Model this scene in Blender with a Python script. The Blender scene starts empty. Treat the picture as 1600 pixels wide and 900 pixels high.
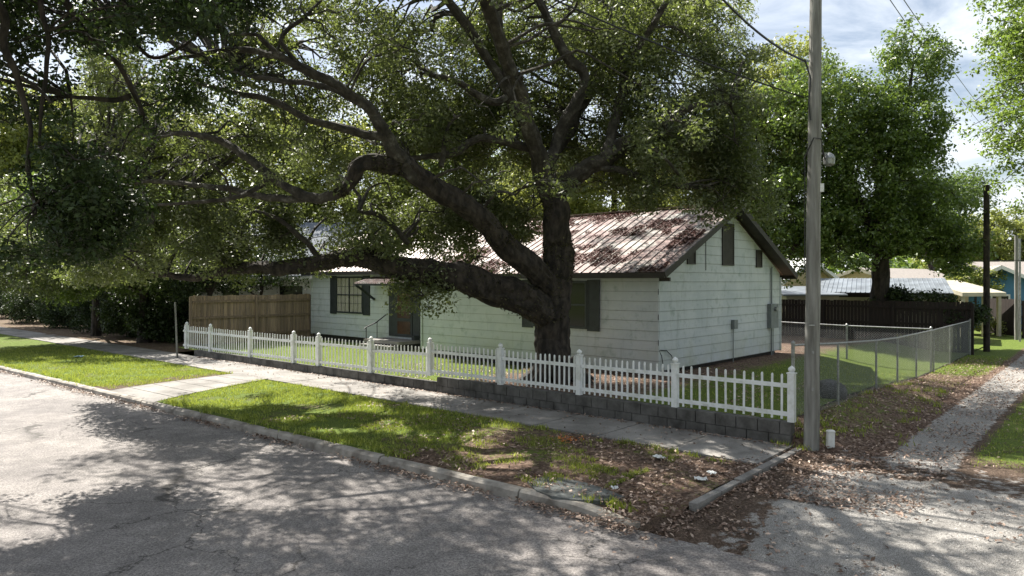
import bpy, math, random
import numpy as np
from mathutils import Vector, noise as mnoise
random.seed(11); rng = np.random.default_rng(11)
SC = bpy.context.scene; COL = SC.collection
R = math.radians
# ---------------------------------------------------------------- camera
F = 1100.0; CZ = 2.87; HOR = 440.0            # focal length in photo pixels, eye height, horizon row
cd = bpy.data.cameras.new('camera'); cam = bpy.data.objects.new('camera', cd); COL.objects.link(cam)
cam.location = (0, 0, CZ); cam.rotation_euler = (R(90), 0, 0)
cd.sensor_width = 36; cd.lens = 36 * F / 1600; cd.shift_y = -(450 - HOR) / 1600; cd.clip_end = 3000; cd.clip_start = .1
SC.camera = cam
# ---------------------------------------------------------------- sky, sun, exposure
SUN_EL, SUN_AZ = 51, -41                      # degrees; azimuth from +Y towards +X
w = bpy.data.worlds.new('World'); SC.world = w; w.use_nodes = True
nt = w.node_tree; N = nt.nodes; L = nt.links
bg = N['Background']; bg.inputs[1].default_value = .05
sky = N.new('ShaderNodeTexSky'); sky.sky_type = 'NISHITA'; sky.sun_disc = False
sky.sun_elevation = R(SUN_EL); sky.sun_rotation = R(SUN_AZ); sky.air_density = 1.1; sky.dust_density = 1.5
tc = N.new('ShaderNodeTexCoord'); mp = N.new('ShaderNodeMapping'); mp.inputs['Scale'].default_value = (2.2, 2.2, 7)
nz = N.new('ShaderNodeTexNoise'); nz.inputs['Scale'].default_value = 1.6; nz.inputs['Detail'].default_value = 7; nz.inputs['Roughness'].default_value = .6; nz.inputs['Distortion'].default_value = .6
cr = N.new('ShaderNodeValToRGB'); cr.color_ramp.elements[0].position = .33; cr.color_ramp.elements[1].position = .60
mx = N.new('ShaderNodeMixRGB'); mx.inputs[2].default_value = (10.5, 11, 11.6, 1)
mu = N.new('ShaderNodeMath'); mu.operation = 'MULTIPLY'; mu.inputs[1].default_value = .7
L.new(tc.outputs['Generated'], mp.inputs[0]); L.new(mp.outputs[0], nz.inputs[0]); L.new(nz.outputs[0], cr.inputs[0])
L.new(cr.outputs[0], mu.inputs[0]); L.new(mu.outputs[0], mx.inputs[0]); L.new(sky.outputs[0], mx.inputs[1]); L.new(mx.outputs[0], bg.inputs[0])
sd = bpy.data.lights.new('sun', 'SUN'); sd.energy = 5.0; sd.angle = R(.55); sd.color = (1, .95, .86)
so = bpy.data.objects.new('sun', sd); COL.objects.link(so)
sv = Vector((math.sin(R(SUN_AZ)) * math.cos(R(SUN_EL)), math.cos(R(SUN_AZ)) * math.cos(R(SUN_EL)), math.sin(R(SUN_EL))))
so.rotation_euler = sv.to_track_quat('Z', 'Y').to_euler()
SC.view_settings.view_transform = 'Standard'; SC.view_settings.look = 'None'; SC.view_settings.exposure = 1.35; SC.view_settings.gamma = 1
SC.render.engine = 'CYCLES'
cy = SC.cycles; cy.max_bounces = 6; cy.diffuse_bounces = 2; cy.glossy_bounces = 2; cy.transmission_bounces = 4; cy.transparent_max_bounces = 6; cy.use_denoising = True
# ---------------------------------------------------------------- frames
def P(px, py, Z): return Vector(((px - 800) / F * Z, Z, CZ - (py - HOR) / F * Z))
def PX(p): return (800 + F * p[0] / p[1], HOR - F * (p[2] - CZ) / p[1])
F0 = Vector((4.88, 12.28)); FD = Vector((-.756, .655)).normalized(); FN = Vector((.655, .756)).normalized()
def UV(u, v, z=0.): p = F0 + FD * u + FN * v; return Vector((p.x, p.y, z))
def toUV(x, y): q = Vector((x, y)) - F0; return q.dot(FD), q.dot(FN)
H0 = Vector((3.876, 18.7)); HD = Vector((-.737, .676)).normalized(); HN = Vector((.676, .737)).normalized()
def HP(a, b, z=0.): p = H0 + HD * a + HN * b; return Vector((p.x, p.y, z))
def sst(x, a, b):
    t = np.clip((x - a) / (b - a), 0, 1); return t * t * (3 - 2 * t)
def vkerb(u): return -5.05 - .034 * u
def gz(u, v):
    u = np.asarray(u, float); v = np.asarray(v, float)
    ly = .34 - .14 * sst(u, 8.3, 9.3)                                   # yard level behind the wall
    ly = ly * (1 - sst(v, 4, 13) * (1 - sst(u, 1.0, 4.0)))              # falls to the alley at the back of the side yard
    bank = sst(u, -1.1, .25) * sst(v, -.5, .6)
    z = np.where(u > .28, ly, ly * bank)
    apron = -.03 * sst(-v, .3, 1.5) - .08 * sst(-v, 3.0, 5.0)
    z = np.where(v < 0, np.where(u > -.1, 0.0, apron), z)
    return z
def gn(x, y, s=1., a=1.): return a * mnoise.noise(Vector((x * s, y * s, 3.1)))
# ---------------------------------------------------------------- materials
MATS = {}
def newmat(name):
    m = bpy.data.materials.new(name); m.use_nodes = True; MATS[name] = m
    return m, m.node_tree.nodes, m.node_tree.links, m.node_tree.nodes['Principled BSDF']
def noise_node(N, L, scale, det=5, rough=.55, coord='Object', dist=0, mscale=None):
    t = N.new('ShaderNodeTexCoord'); n = N.new('ShaderNodeTexNoise'); n.inputs['Scale'].default_value = scale
    n.inputs['Detail'].default_value = det; n.inputs['Roughness'].default_value = rough; n.inputs['Distortion'].default_value = dist
    if mscale:
        mm = N.new('ShaderNodeMapping'); mm.inputs['Scale'].default_value = mscale; L.new(t.outputs[coord], mm.inputs[0]); L.new(mm.outputs[0], n.inputs[0])
    else: L.new(t.outputs[coord], n.inputs[0])
    return n
def ramp(N, L, src, stops):
    r = N.new('ShaderNodeValToRGB'); e = r.color_ramp.elements
    while len(e) < len(stops): e.new(.5)
    for i, (p, c) in enumerate(stops):
        e[i].position = p; e[i].color = (c[0], c[1], c[2], 1) if not isinstance(c, (int, float)) else (c, c, c, 1)
    L.new(src, r.inputs[0]); return r
def mixc(N, L, fac, a, b, mode='MIX'):
    m = N.new('ShaderNodeMixRGB'); m.blend_type = mode
    for i, s in ((0, fac), (1, a), (2, b)):
        if isinstance(s, (int, float)): m.inputs[i].default_value = s if i == 0 else (s, s, s, 1)
        elif isinstance(s, tuple): m.inputs[i].default_value = (s[0], s[1], s[2], 1)
        else: L.new(s, m.inputs[i])
    return m
def math_(N, L, op, a, b=None, c=None):
    m = N.new('ShaderNodeMath'); m.operation = op
    for i, s in enumerate((a, b, c)):
        if s is None: continue
        if isinstance(s, (int, float)): m.inputs[i].default_value = s
        else: L.new(s, m.inputs[i])
    return m.outputs[0]
def bump(N, L, bs, h, strength=.5, dist=.02):
    b = N.new('ShaderNodeBump'); b.inputs['Strength'].default_value = strength; b.inputs['Distance'].default_value = dist
    L.new(h, b.inputs['Height']); L.new(b.outputs[0], bs.inputs['Normal']); return b
def attr(N, name):
    a = N.new('ShaderNodeAttribute'); a.attribute_name = name; return a.outputs['Fac']
def simple(name, c1, c2=None, rough=.6, scale=6, met=0, bmp=.15, mscale=None, lo=.35, hi=.65, spec=.5, bscale=None):
    m, N, L, b = newmat(name); c2 = c2 or tuple(x * .75 for x in c1)
    n = noise_node(N, L, scale, 6, .6, mscale=mscale); r = ramp(N, L, n.outputs[0], [(lo, c1), (hi, c2)])
    L.new(r.outputs[0], b.inputs['Base Color']); b.inputs['Roughness'].default_value = rough; b.inputs['Metallic'].default_value = met
    b.inputs['Specular IOR Level'].default_value = spec
    if bmp:
        n2 = noise_node(N, L, bscale or scale * 6, 4, .6, mscale=mscale); bump(N, L, b, n2.outputs[0], bmp, .01)
    return m
def leafmat(name, c_dark, c_mid, c_light, trans, tmix=.35, rough=.42, spec=.5):
    m, N, L, b = newmat(name)
    a = attr(N, 'rnd'); r = ramp(N, L, a, [(0, c_dark), (.5, c_mid), (.9, c_light), (1, tuple(min(1, x * 1.5) for x in c_light))])
    L.new(r.outputs[0], b.inputs['Base Color']); b.inputs['Roughness'].default_value = rough; b.inputs['Specular IOR Level'].default_value = spec
    t = N.new('ShaderNodeBsdfTranslucent'); tr = mixc(N, L, .65, r.outputs[0], trans); L.new(tr.outputs[0], t.inputs[0])
    s = N.new('ShaderNodeMixShader'); s.inputs[0].default_value = tmix; L.new(b.outputs[0], s.inputs[1]); L.new(t.outputs[0], s.inputs[2])
    L.new(s.outputs[0], N['Material Output'].inputs[0]); return m
M_oak = leafmat('oak_leaf', (.028, .034, .018), (.082, .100, .044), (.24, .25, .16), (.30, .38, .07), .38, .46, .45)
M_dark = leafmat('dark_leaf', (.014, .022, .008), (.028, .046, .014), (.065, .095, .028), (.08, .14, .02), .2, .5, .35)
M_bright = leafmat('bright_leaf', (.07, .095, .022), (.15, .18, .04), (.27, .30, .10), (.48, .52, .11), .46)
M_mid = leafmat('mid_leaf', (.042, .072, .018), (.092, .142, .034), (.19, .25, .08), (.26, .38, .05), .36, .36, .6)
M_fresh = leafmat('fresh_leaf', (.055, .090, .020), (.12, .175, .035), (.22, .29, .08), (.32, .46, .06), .42)
M_fallen = leafmat('fallen_leaf', (.07, .042, .028), (.21, .135, .098), (.44, .33, .26), (.3, .18, .1), .1, .6)
M_grassb = leafmat('grass_blade', (.06, .09, .015), (.18, .24, .034), (.40, .40, .13), (.50, .58, .06), .4, .55)
M_rooflit = leafmat('roof_litter', (.05, .022, .02), (.16, .075, .068), (.33, .20, .185), (.2, .1, .08), .05, .8)
M_bark = simple('bark', (.058, .046, .037), (.014, .011, .009), .95, 7, bmp=1., mscale=(1, 1, .4), bscale=16, lo=.36, hi=.60)
m, N, L, b = newmat('bark_limb')
n = noise_node(N, L, 5, 6, .65); r = ramp(N, L, n.outputs[0], [(.38, (.024, .020, .016)), (.56, (.060, .052, .042)), (.72, (.17, .16, .138))])
L.new(r.outputs[0], b.inputs['Base Color']); b.inputs['Roughness'].default_value = .9; n2 = noise_node(N, L, 30, 4); bump(N, L, b, n2.outputs[0], .8, .02); M_limb = m
M_vinyl = simple('white_vinyl', (.80, .81, .81), (.50, .51, .46), .45, 5, bmp=0, lo=.48, hi=.78)
# road: weathered asphalt with cracks
m, N, L, b = newmat('asphalt')
n1 = noise_node(N, L, .5, 6, .7); n2 = noise_node(N, L, 34, 5, .95); n3 = noise_node(N, L, 3.2, 7, .75)
c1 = ramp(N, L, n1.outputs[0], [(.35, (.165, .150, .145)), (.65, (.27, .246, .23))])
c2 = ramp(N, L, n2.outputs[0], [(.42, .30), (.5, .95), (.58, 1.65)])
cc = mixc(N, L, .8, c1.outputs[0], c2.outputs[0], 'MULTIPLY')
c3 = ramp(N, L, n3.outputs[0], [(.36, .66), (.62, 1.12)]); cc = mixc(N, L, .8, cc.outputs[0], c3.outputs[0], 'MULTIPLY')
t = N.new('ShaderNodeTexCoord'); wn = noise_node(N, L, 1.6, 5, .65); va = N.new('ShaderNodeVectorMath'); va.operation = 'MULTIPLY_ADD'
va.inputs[1].default_value = (.9, .9, 0); L.new(wn.outputs[1], va.inputs[0]); L.new(t.outputs['Object'], va.inputs[2])
vo = N.new('ShaderNodeTexVoronoi'); vo.feature = 'DISTANCE_TO_EDGE'; vo.inputs['Scale'].default_value = .6; L.new(va.outputs[0], vo.inputs['Vector'])
ck = ramp(N, L, vo.outputs['Distance'], [(.0, 0.), (.012, 1.)])
gate = noise_node(N, L, .35, 2); gr = ramp(N, L, gate.outputs[0], [(.46, 0.), (.54, 1.)])
ck2 = mixc(N, L, gr.outputs[0], 1., ck.outputs[0]); cc = mixc(N, L, ck2.outputs[0], (.045, .04, .036), cc.outputs[0])
L.new(cc.outputs[0], b.inputs['Base Color']); b.inputs['Roughness'].default_value = .88
hh = math_(N, L, 'MULTIPLY', n2.outputs[0], ck2.outputs[0]); bump(N, L, b, hh, .5, .01); M_asph = m
# concrete
m, N, L, b = newmat('concrete')
n1 = noise_node(N, L, 1.1, 7, .65); n2 = noise_node(N, L, 60, 3)
c1 = ramp(N, L, n1.outputs[0], [(.3, (.13, .12, .108)), (.5, (.23, .215, .20)), (.68, (.32, .30, .28))]); c2 = ramp(N, L, n2.outputs[0], [(.35, .75), (.65, 1.15)])
cc = mixc(N, L, .8, c1.outputs[0], c2.outputs[0], 'MULTIPLY'); L.new(cc.outputs[0], b.inputs['Base Color']); b.inputs['Roughness'].default_value = .9; bump(N, L, b, n2.outputs[0], .35, .01); M_conc = m
M_kerb = simple('kerb_concrete', (.36, .33, .29), (.15, .13, .11), .9, 3, bmp=.5, lo=.4, hi=.66)
M_slab = simple('old_slab', (.15, .16, .155), (.06, .06, .055), .9, 5, bmp=.6)
M_block = simple('wall_block', (.145, .138, .13), (.05, .046, .042), .95, 3.5, bmp=.6, lo=.34, hi=.68)
# soil with masks
def soilmat(name):
    m, N, L, b = newmat(name)
    g = attr(N, 'grass'); gv = attr(N, 'gravel'); lf = attr(N, 'litter')
    n1 = noise_node(N, L, 1.4, 6, .7); n2 = noise_node(N, L, 38, 4, .7); n3 = noise_node(N, L, 5, 6, .7); n4 = noise_node(N, L, 120, 2, .6)
    soil = ramp(N, L, n2.outputs[0], [(.34, (.055, .036, .026)), (.52, (.13, .092, .068)), (.68, (.24, .18, .14))])
    soil = mixc(N, L, .7, soil.outputs[0], ramp(N, L, n3.outputs[0], [(.35, .6), (.65, 1.2)]).outputs[0], 'MULTIPLY')
    gc = ramp(N, L, n2.outputs[0], [(.33, (.045, .075, .012)), (.52, (.115, .165, .025)), (.70, (.23, .26, .06))])
    gravel = ramp(N, L, n4.outputs[0], [(.36, (.12, .112, .105)), (.5, (.34, .32, .30)), (.62, (.55, .53, .50))])
    gravel = mixc(N, L, .7, gravel.outputs[0], ramp(N, L, n1.outputs[0], [(.35, .72), (.62, 1.12)]).outputs[0], 'MULTIPLY')
    vl = N.new('ShaderNodeTexVoronoi'); vl.inputs['Scale'].default_value = 22; tcx = N.new('ShaderNodeTexCoord'); L.new(tcx.outputs['Object'], vl.inputs['Vector'])
    leafc = ramp(N, L, vl.outputs['Color'], [(.0, (.05, .032, .024)), (.5, (.14, .09, .066)), (1., (.30, .22, .17))])
    def mask(a, nn, k=1.6):
        s = math_(N, L, 'ADD', a, math_(N, L, 'MULTIPLY', math_(N, L, 'SUBTRACT', nn, .5), k)); return ramp(N, L, s, [(.43, 0.), (.57, 1.)]).outputs[0]
    c = mixc(N, L, mask(lf, n3.outputs[0], 1.8), soil.outputs[0], leafc.outputs[0])
    c = mixc(N, L, mask(gv, n3.outputs[0], 1.6), c.outputs[0], gravel.outputs[0])
    mixn = math_(N, L, 'MULTIPLY', math_(N, L, 'ADD', n3.outputs[0], n2.outputs[0]), .5)
    c = mixc(N, L, mask(g, mixn, 2.2), c.outputs[0], gc.outputs[0])
    L.new(c.outputs[0], b.inputs['Base Color']); b.inputs['Roughness'].default_value = .95; b.inputs['Specular IOR Level'].default_value = .2
    bump(N, L, b, n2.outputs[0], .9, .04); return m
M_soil = soilmat('ground_soil')
# painted lap siding with grime
m, N, L, b = newmat('white_siding')
n1 = noise_node(N, L, .9, 6, .65); n2 = noise_node(N, L, 3.2, 6, .7); n3 = noise_node(N, L, 25, 3)
c = ramp(N, L, n1.outputs[0], [(.35, (.46, .50, .515)), (.65, (.56, .585, .59))])
gm = ramp(N, L, n2.outputs[0], [(.54, 0.), (.72, 1.)]); c = mixc(N, L, math_(N, L, 'MULTIPLY', gm.outputs[0], .6), c.outputs[0], (.24, .31, .28))
nv = noise_node(N, L, 2.2, 6, .7, mscale=(2.2, 2.2, .35)); gv_ = ramp(N, L, nv.outputs[0], [(.55, 0.), (.72, 1.)]); c = mixc(N, L, math_(N, L, 'MULTIPLY', gv_.outputs[0], .45), c.outputs[0], (.26, .29, .25))
tc = N.new('ShaderNodeTexCoord'); sx = N.new('ShaderNodeSeparateXYZ'); L.new(tc.outputs['Object'], sx.inputs[0])
low = N.new('ShaderNodeMapRange'); low.inputs[1].default_value = 1.35; low.inputs[2].default_value = .5; low.inputs[3].default_value = 0; low.inputs[4].default_value = .55; L.new(sx.outputs[2], low.inputs[0])
lm = math_(N, L, 'MULTIPLY', low.outputs[0], ramp(N, L, n1.outputs[0], [(.42, 0.), (.6, 1.)]).outputs[0]); c = mixc(N, L, lm, c.outputs[0], (.30, .33, .22))
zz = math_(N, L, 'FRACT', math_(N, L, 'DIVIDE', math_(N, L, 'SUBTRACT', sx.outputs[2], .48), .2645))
jl = ramp(N, L, zz, [(0., 1.), (.075, 0.)]); jn = math_(N, L, 'MULTIPLY', jl.outputs[0], ramp(N, L, n2.outputs[0], [(.3, .55), (.7, .95)]).outputs[0])  # lap shadow gap and joint dirt, painted as a dark line per course
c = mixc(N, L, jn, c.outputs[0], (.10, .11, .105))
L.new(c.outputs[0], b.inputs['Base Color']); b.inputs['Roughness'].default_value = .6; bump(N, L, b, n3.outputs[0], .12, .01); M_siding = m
# metal roof: pale paint, rust and dirt
m, N, L, b = newmat('metal_roofing')
n1 = noise_node(N, L, 1.1, 8, .72, dist=.9); n2 = noise_node(N, L, 7, 5, .7)
c = ramp(N, L, n2.outputs[0], [(.3, (.13, .115, .105)), (.62, (.40, .38, .345))])
rm = ramp(N, L, n1.outputs[0], [(.40, 0.), (.54, 1.)]); rc = ramp(N, L, n2.outputs[0], [(.35, (.065, .030, .026)), (.52, (.17, .085, .075)), (.7, (.32, .21, .19))])
c = mixc(N, L, math_(N, L, 'MULTIPLY', rm.outputs[0], .85), c.outputs[0], rc.outputs[0])
L.new(c.outputs[0], b.inputs['Base Color']); b.inputs['Roughness'].default_value = .5; b.inputs['Metallic'].default_value = .15; M_roof = m
M_zinc = simple('galvanised_sheet', (.27, .30, .33), (.15, .165, .18), .42, 1.2, .35, 0)
M_trim = simple('dark_trim', (.040, .033, .028), (.022, .018, .016), .6, 5, bmp=.1)
M_shutter = simple('dark_green_paint', (.030, .038, .038), (.018, .022, .023), .55, 5, bmp=.1)
M_dark = bpy.data.materials['dark_leaf']
M_black = simple('black_metal', (.02, .02, .02), (.03, .025, .022), .5, 9, bmp=0)
M_gal = simple('galvanised_steel', (.36, .37, .37), (.20, .20, .20), .45, 14, .6, 0)
M_box = simple('grey_box', (.20, .22, .22), (.14, .155, .155), .5, 5, bmp=0)
M_pole = simple('weathered_pole', (.29, .285, .265), (.13, .125, .112), .9, 4, bmp=.7, mscale=(3, 3, .25), bscale=14)
M_found = simple('crawlspace', (.05, .045, .04), (.025, .022, .02), .95, 5)
M_cable = simple('cable', (.012, .012, .013), (.02, .02, .02), .5, 5, bmp=0)
M_plastic = simple('white_plastic', (.75, .76, .74), (.6, .6, .58), .45, 9, bmp=0)
M_orange = simple('orange_peel', (.75, .26, .06), (.55, .2, .05), .6, 9, bmp=0)
M_blueb = simple('blue_wall_paint', (.05, .17, .30), (.04, .14, .25), .6, 3)
M_tan = simple('tan_wall_paint', (.50, .42, .25), (.42, .35, .2), .7, 2)
M_cream = simple('cream_paint', (.48, .44, .34), (.38, .35, .27), .6, 2)
M_shin = simple('shingle_roof', (.34, .30, .27), (.22, .2, .185), .9, 9, bmp=.4)
M_shinb = simple('slate_roof', (.13, .15, .18), (.085, .10, .125), .85, 9, bmp=.4)
M_wood_dark = simple('dark_boards', (.028, .018, .014), (.012, .008, .007), .9, 3, bmp=.4, mscale=(6, 6, .6))
m, N, L, b = newmat('cedar_boards')
n1 = noise_node(N, L, 2.5, 5, .6, mscale=(5, 5, .35)); a = attr(N, 'rnd')
c = ramp(N, L, n1.outputs[0], [(.35, (.37, .27, .18)), (.65, (.22, .165, .12))]); c2 = ramp(N, L, a, [(0, .7), (1, 1.2)])
c = mixc(N, L, 1., c.outputs[0], c2.outputs[0], 'MULTIPLY'); L.new(c.outputs[0], b.inputs['Base Color']); b.inputs['Roughness'].default_value = .85; M_cedar = m
m, N, L, b = newmat('window_glass'); b.inputs['Base Color'].default_value = (.02, .022, .02, 1); b.inputs['Roughness'].default_value = .06; b.inputs['Alpha'].default_value = .10; M_glass = m
m, N, L, b = newmat('dark_window_glass'); b.inputs['Base Color'].default_value = (.010, .010, .009, 1); b.inputs['Roughness'].default_value = .12; b.inputs['Specular IOR Level'].default_value = .3; M_dglass = m
M_curtain = simple('curtain', (.62, .58, .47), (.42, .40, .33), .8, 2, bmp=0, mscale=(9, 9, .3))
M_door = simple('brown_door', (.075, .035, .02), (.035, .018, .012), .2, 3, bmp=0)
# ---------------------------------------------------------------- mesh helpers
def link(name, me, mat, parent=None, smooth=False):
    o = bpy.data.objects.new(name, me); COL.objects.link(o)
    if mat: me.materials.append(mat)
    if parent: o.parent = parent
    if smooth: me.shade_smooth()
    return o
def tag(o, label=None, cat=None, group=None, kind=None):
    if label: o['label'] = label
    if cat: o['category'] = cat
    if group: o['group'] = group
    if kind: o['kind'] = kind
    return o
def empty(name, label, cat, group=None):
    o = bpy.data.objects.new(name, None); COL.objects.link(o); o.empty_display_size = .2; return tag(o, label, cat, group)
class MB:
    def __init__(s): s.v = []; s.f = []; s.r = []
    def poly(s, pts, r=0.):
        i = len(s.v); s.v += [tuple(p) for p in pts]; s.f.append(tuple(range(i, i + len(pts)))); s.r.append(r)
    def hexa(s, p, r=0.):      # 8 points: bottom 4 ccw, top 4
        i = len(s.v); s.v += [tuple(q) for q in p]
        for f in ((3, 2, 1, 0), (4, 5, 6, 7), (0, 1, 5, 4), (1, 2, 6, 5), (2, 3, 7, 6), (3, 0, 4, 7)): s.f.append(tuple(i + k for k in f)); s.r.append(r)
    def bar(s, a, b, wx, wy, up=Vector((0, 0, 1)), r=0.):
        a = Vector(a); b = Vector(b); d = (b - a).normalized()
        x = d.cross(up)
        if x.length < 1e-3: x = d.cross(Vector((1, 0, 0)))
        x.normalize(); y = x.cross(d); X = x * wx / 2; Y = y * wy / 2
        s.hexa([a - X - Y, a + X - Y, a + X + Y, a - X + Y, b - X - Y, b + X - Y, b + X + Y, b - X + Y], r)
    def box(s, o, ex, ey, ez, sx, sy, z0, z1, r=0.):    # centred in ex, ey (unit 2D vectors), from z0 to z1
        o = Vector((o[0], o[1], 0)); X = Vector((ex[0], ex[1], 0)) * sx / 2; Y = Vector((ey[0], ey[1], 0)) * sy / 2
        q = [o - X - Y, o + X - Y, o + X + Y, o - X + Y]; s.hexa([p + Vector((0, 0, z0)) for p in q] + [p + Vector((0, 0, z1)) for p in q], r)
    def tube(s, pts, rad, n=8, cap=True, wob=0., r=0.):
        pts = [Vector(p) for p in pts]; base = len(s.v); m = len(pts)
        if not hasattr(rad, '__len__'): rad = [rad] * m
        ref = Vector((0, 0, 1)); t0 = (pts[1] - pts[0]).normalized()
        if abs(t0.dot(ref)) > .9: ref = Vector((1, 0, 0))
        x = t0.cross(ref).normalized()
        for k in range(m):
            t = (pts[min(k + 1, m - 1)] - pts[max(k - 1, 0)]).normalized()
            x = (x - t * x.dot(t)).normalized(); y = t.cross(x)
            for j in range(n):
                a = 2 * math.pi * j / n; d = x * math.cos(a) + y * math.sin(a); rr = rad[k]
                if wob:
                    q = pts[k] * 1.7 + d * 1.3; rr *= 1 + wob * mnoise.noise(q) + wob * .6 * mnoise.noise(q * 3.1)
                    if n >= 20: rr *= 1 + .05 * mnoise.noise(Vector((math.cos(a) * 5, math.sin(a) * 5, k * .22))) + .035 * mnoise.noise(pts[k] * 6 + d * 9)
                s.v.append(tuple(pts[k] + d * rr))
        for k in range(m - 1):
            for j in range(n):
                a = base + k * n + j; b2 = base + k * n + (j + 1) % n; s.f.append((a, b2, b2 + n, a + n)); s.r.append(r)
        if cap: s.f.append(tuple(base + j for j in range(n))[::-1]); s.f.append(tuple(base + (m - 1) * n + j for j in range(n))); s.r += [r, r]
    def lathe(s, o, prof, n=10):
        i0 = len(s.v); o = Vector(o)
        for rr, z in prof:
            for j in range(n): a = 2 * math.pi * j / n; s.v.append(tuple(o + Vector((rr * math.cos(a), rr * math.sin(a), z))))
        for k in range(len(prof) - 1):
            for j in range(n): a = i0 + k * n + j; b2 = i0 + k * n + (j + 1) % n; s.f.append((a, b2, b2 + n, a + n)); s.r.append(0)
        s.f.append(tuple(i0 + (len(prof) - 1) * n + j for j in range(n))); s.r.append(0)
    def build(s, name, mat, parent=None, smooth=False):
        me = bpy.data.meshes.new(name); me.from_pydata(s.v, [], s.f)
        at = me.attributes.new('rnd', 'FLOAT', 'FACE'); at.data.foreach_set('value', s.r)
        me.update(); return link(name, me, mat, parent, smooth)
def cr(pts, n=6):      # Catmull-Rom through tuples (Vector, radius)
    out = []
    for i in range(len(pts) - 1):
        p0, p1, p2, p3 = pts[max(i - 1, 0)], pts[i], pts[i + 1], pts[min(i + 2, len(pts) - 1)]
        for k in range(n):
            t = k / n; f = lambda a, b, c, d: .5 * (2 * b + (c - a) * t + (2 * a - 5 * b + 4 * c - d) * t * t + (3 * b - a - 3 * c + d) * t ** 3)
            out.append((Vector([f(p0[0][j], p1[0][j], p2[0][j], p3[0][j]) for j in range(3)]), f(p0[1], p1[1], p2[1], p3[1])))
    out.append(pts[-1]); return out
def leaf_mesh(name, C, Nrm, Ln, mat, parent=None, rnd=None, ratio=.5):
    """C centres (n,3), Nrm preferred normals, Ln lengths: one small folded leaf face each"""
    n = len(C); a = rng.normal(size=(n, 3)); a -= Nrm * (a * Nrm).sum(1, keepdims=True); a /= np.linalg.norm(a, axis=1, keepdims=True) + 1e-9
    b_ = np.cross(Nrm, a); Lc = Ln[:, None]; W = Lc * ratio
    V = np.empty((n, 4, 3)); V[:, 0] = C - a * Lc * .5; V[:, 1] = C + b_ * W * .5 + a * Lc * .08 + Nrm * Lc * .08; V[:, 2] = C + a * Lc * .5 ; V[:, 3] = C - b_ * W * .5 + a * Lc * .08 + Nrm * Lc * .08
    me = bpy.data.meshes.new(name); me.vertices.add(n * 4); me.vertices.foreach_set('co', V.reshape(-1).astype(np.float32))
    me.loops.add(n * 4); me.loops.foreach_set('vertex_index', np.arange(n * 4, dtype=np.int32))
    me.polygons.add(n); me.polygons.foreach_set('loop_start', np.arange(0, n * 4, 4, dtype=np.int32)); me.polygons.foreach_set('loop_total', np.full(n, 4, np.int32))
    at = me.attributes.new('rnd', 'FLOAT', 'FACE'); at.data.foreach_set('value', (rng.random(n) if rnd is None else rnd).astype(np.float32))
    me.update(calc_edges=True); return link(name, me, mat, parent)
def clump_leaves(centres, rad, per, size, flat=.7, seed_up=.5, size_var=.5):
    """leaf centres, normals, lengths, colour value for clumps of leaves"""
    centres = np.asarray(centres, float); n = len(centres); rad = np.broadcast_to(rad, n)
    cnt = np.maximum(4, (per * (.6 + .8 * rng.random(n)))).astype(int); idx = np.repeat(np.arange(n), cnt); m = len(idx)
    d = rng.normal(size=(m, 3)); d /= np.linalg.norm(d, axis=1, keepdims=True); r = rng.random(m) ** .45
    off = d * (r * rad[idx])[:, None]; off[:, 2] *= flat
    C = centres[idx] + off
    Nr = d * .6 + rng.normal(size=(m, 3)) * .55 + np.array([0, 0, seed_up]); Nr /= np.linalg.norm(Nr, axis=1, keepdims=True)
    Ln = size * (1 - size_var + 2 * size_var * rng.random(m)); cl = rng.random(n)
    rv = np.clip(.55 * rng.random(m) + .45 * cl[idx], 0, 1); return C, Nr, Ln, rv
def twigs(mb, centres, limb_pts, cell=1.5, r1=.035, r2=.012):
    """join clump centres to the nearest limb through shared branchlets"""
    centres = [Vector(c) for c in centres]; LP = np.array([p[:] for p in limb_pts]); groups = {}
    for c in centres: groups.setdefault((int(c.x // cell), int(c.y // cell), int(c.z // cell)), []).append(c)
    for g in groups.values():
        gc = sum(g, Vector()) / len(g); d = LP - np.array(gc[:]); d[:, 2] *= 1.25; i = int((d ** 2).sum(1).argmin()); q = Vector(LP[i]); ln = (gc - q).length
        def crook(a, b, r0, r1_, m, n_):
            L_ = (b - a).length; pp = [a]
            for t in range(1, m): u_ = t / m; w_ = math.sin(math.pi * u_); p_ = a.lerp(b, u_); pp.append(p_ + Vector([random.uniform(-1, 1) for _ in range(3)]) * L_ * .075 + Vector((0, 0, w_ * L_ * .13)) )
            pp.append(b); c_ = cr([(p_, r0 + (r1_ - r0) * t / m) for t, p_ in enumerate(pp)], 2); mb.tube([p_ for p_, _ in c_], [max(.003, r_) for _, r_ in c_], n_, False)
        if ln > .15: crook(q, gc, r1 * min(1.7, .5 + ln * .3), r1 * .35, 4, 5)
        for c in g[:7]:
            if (c - gc).length > .1: crook(gc, c, r2 * 1.3, r2 * .4, 3, 4)
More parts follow.
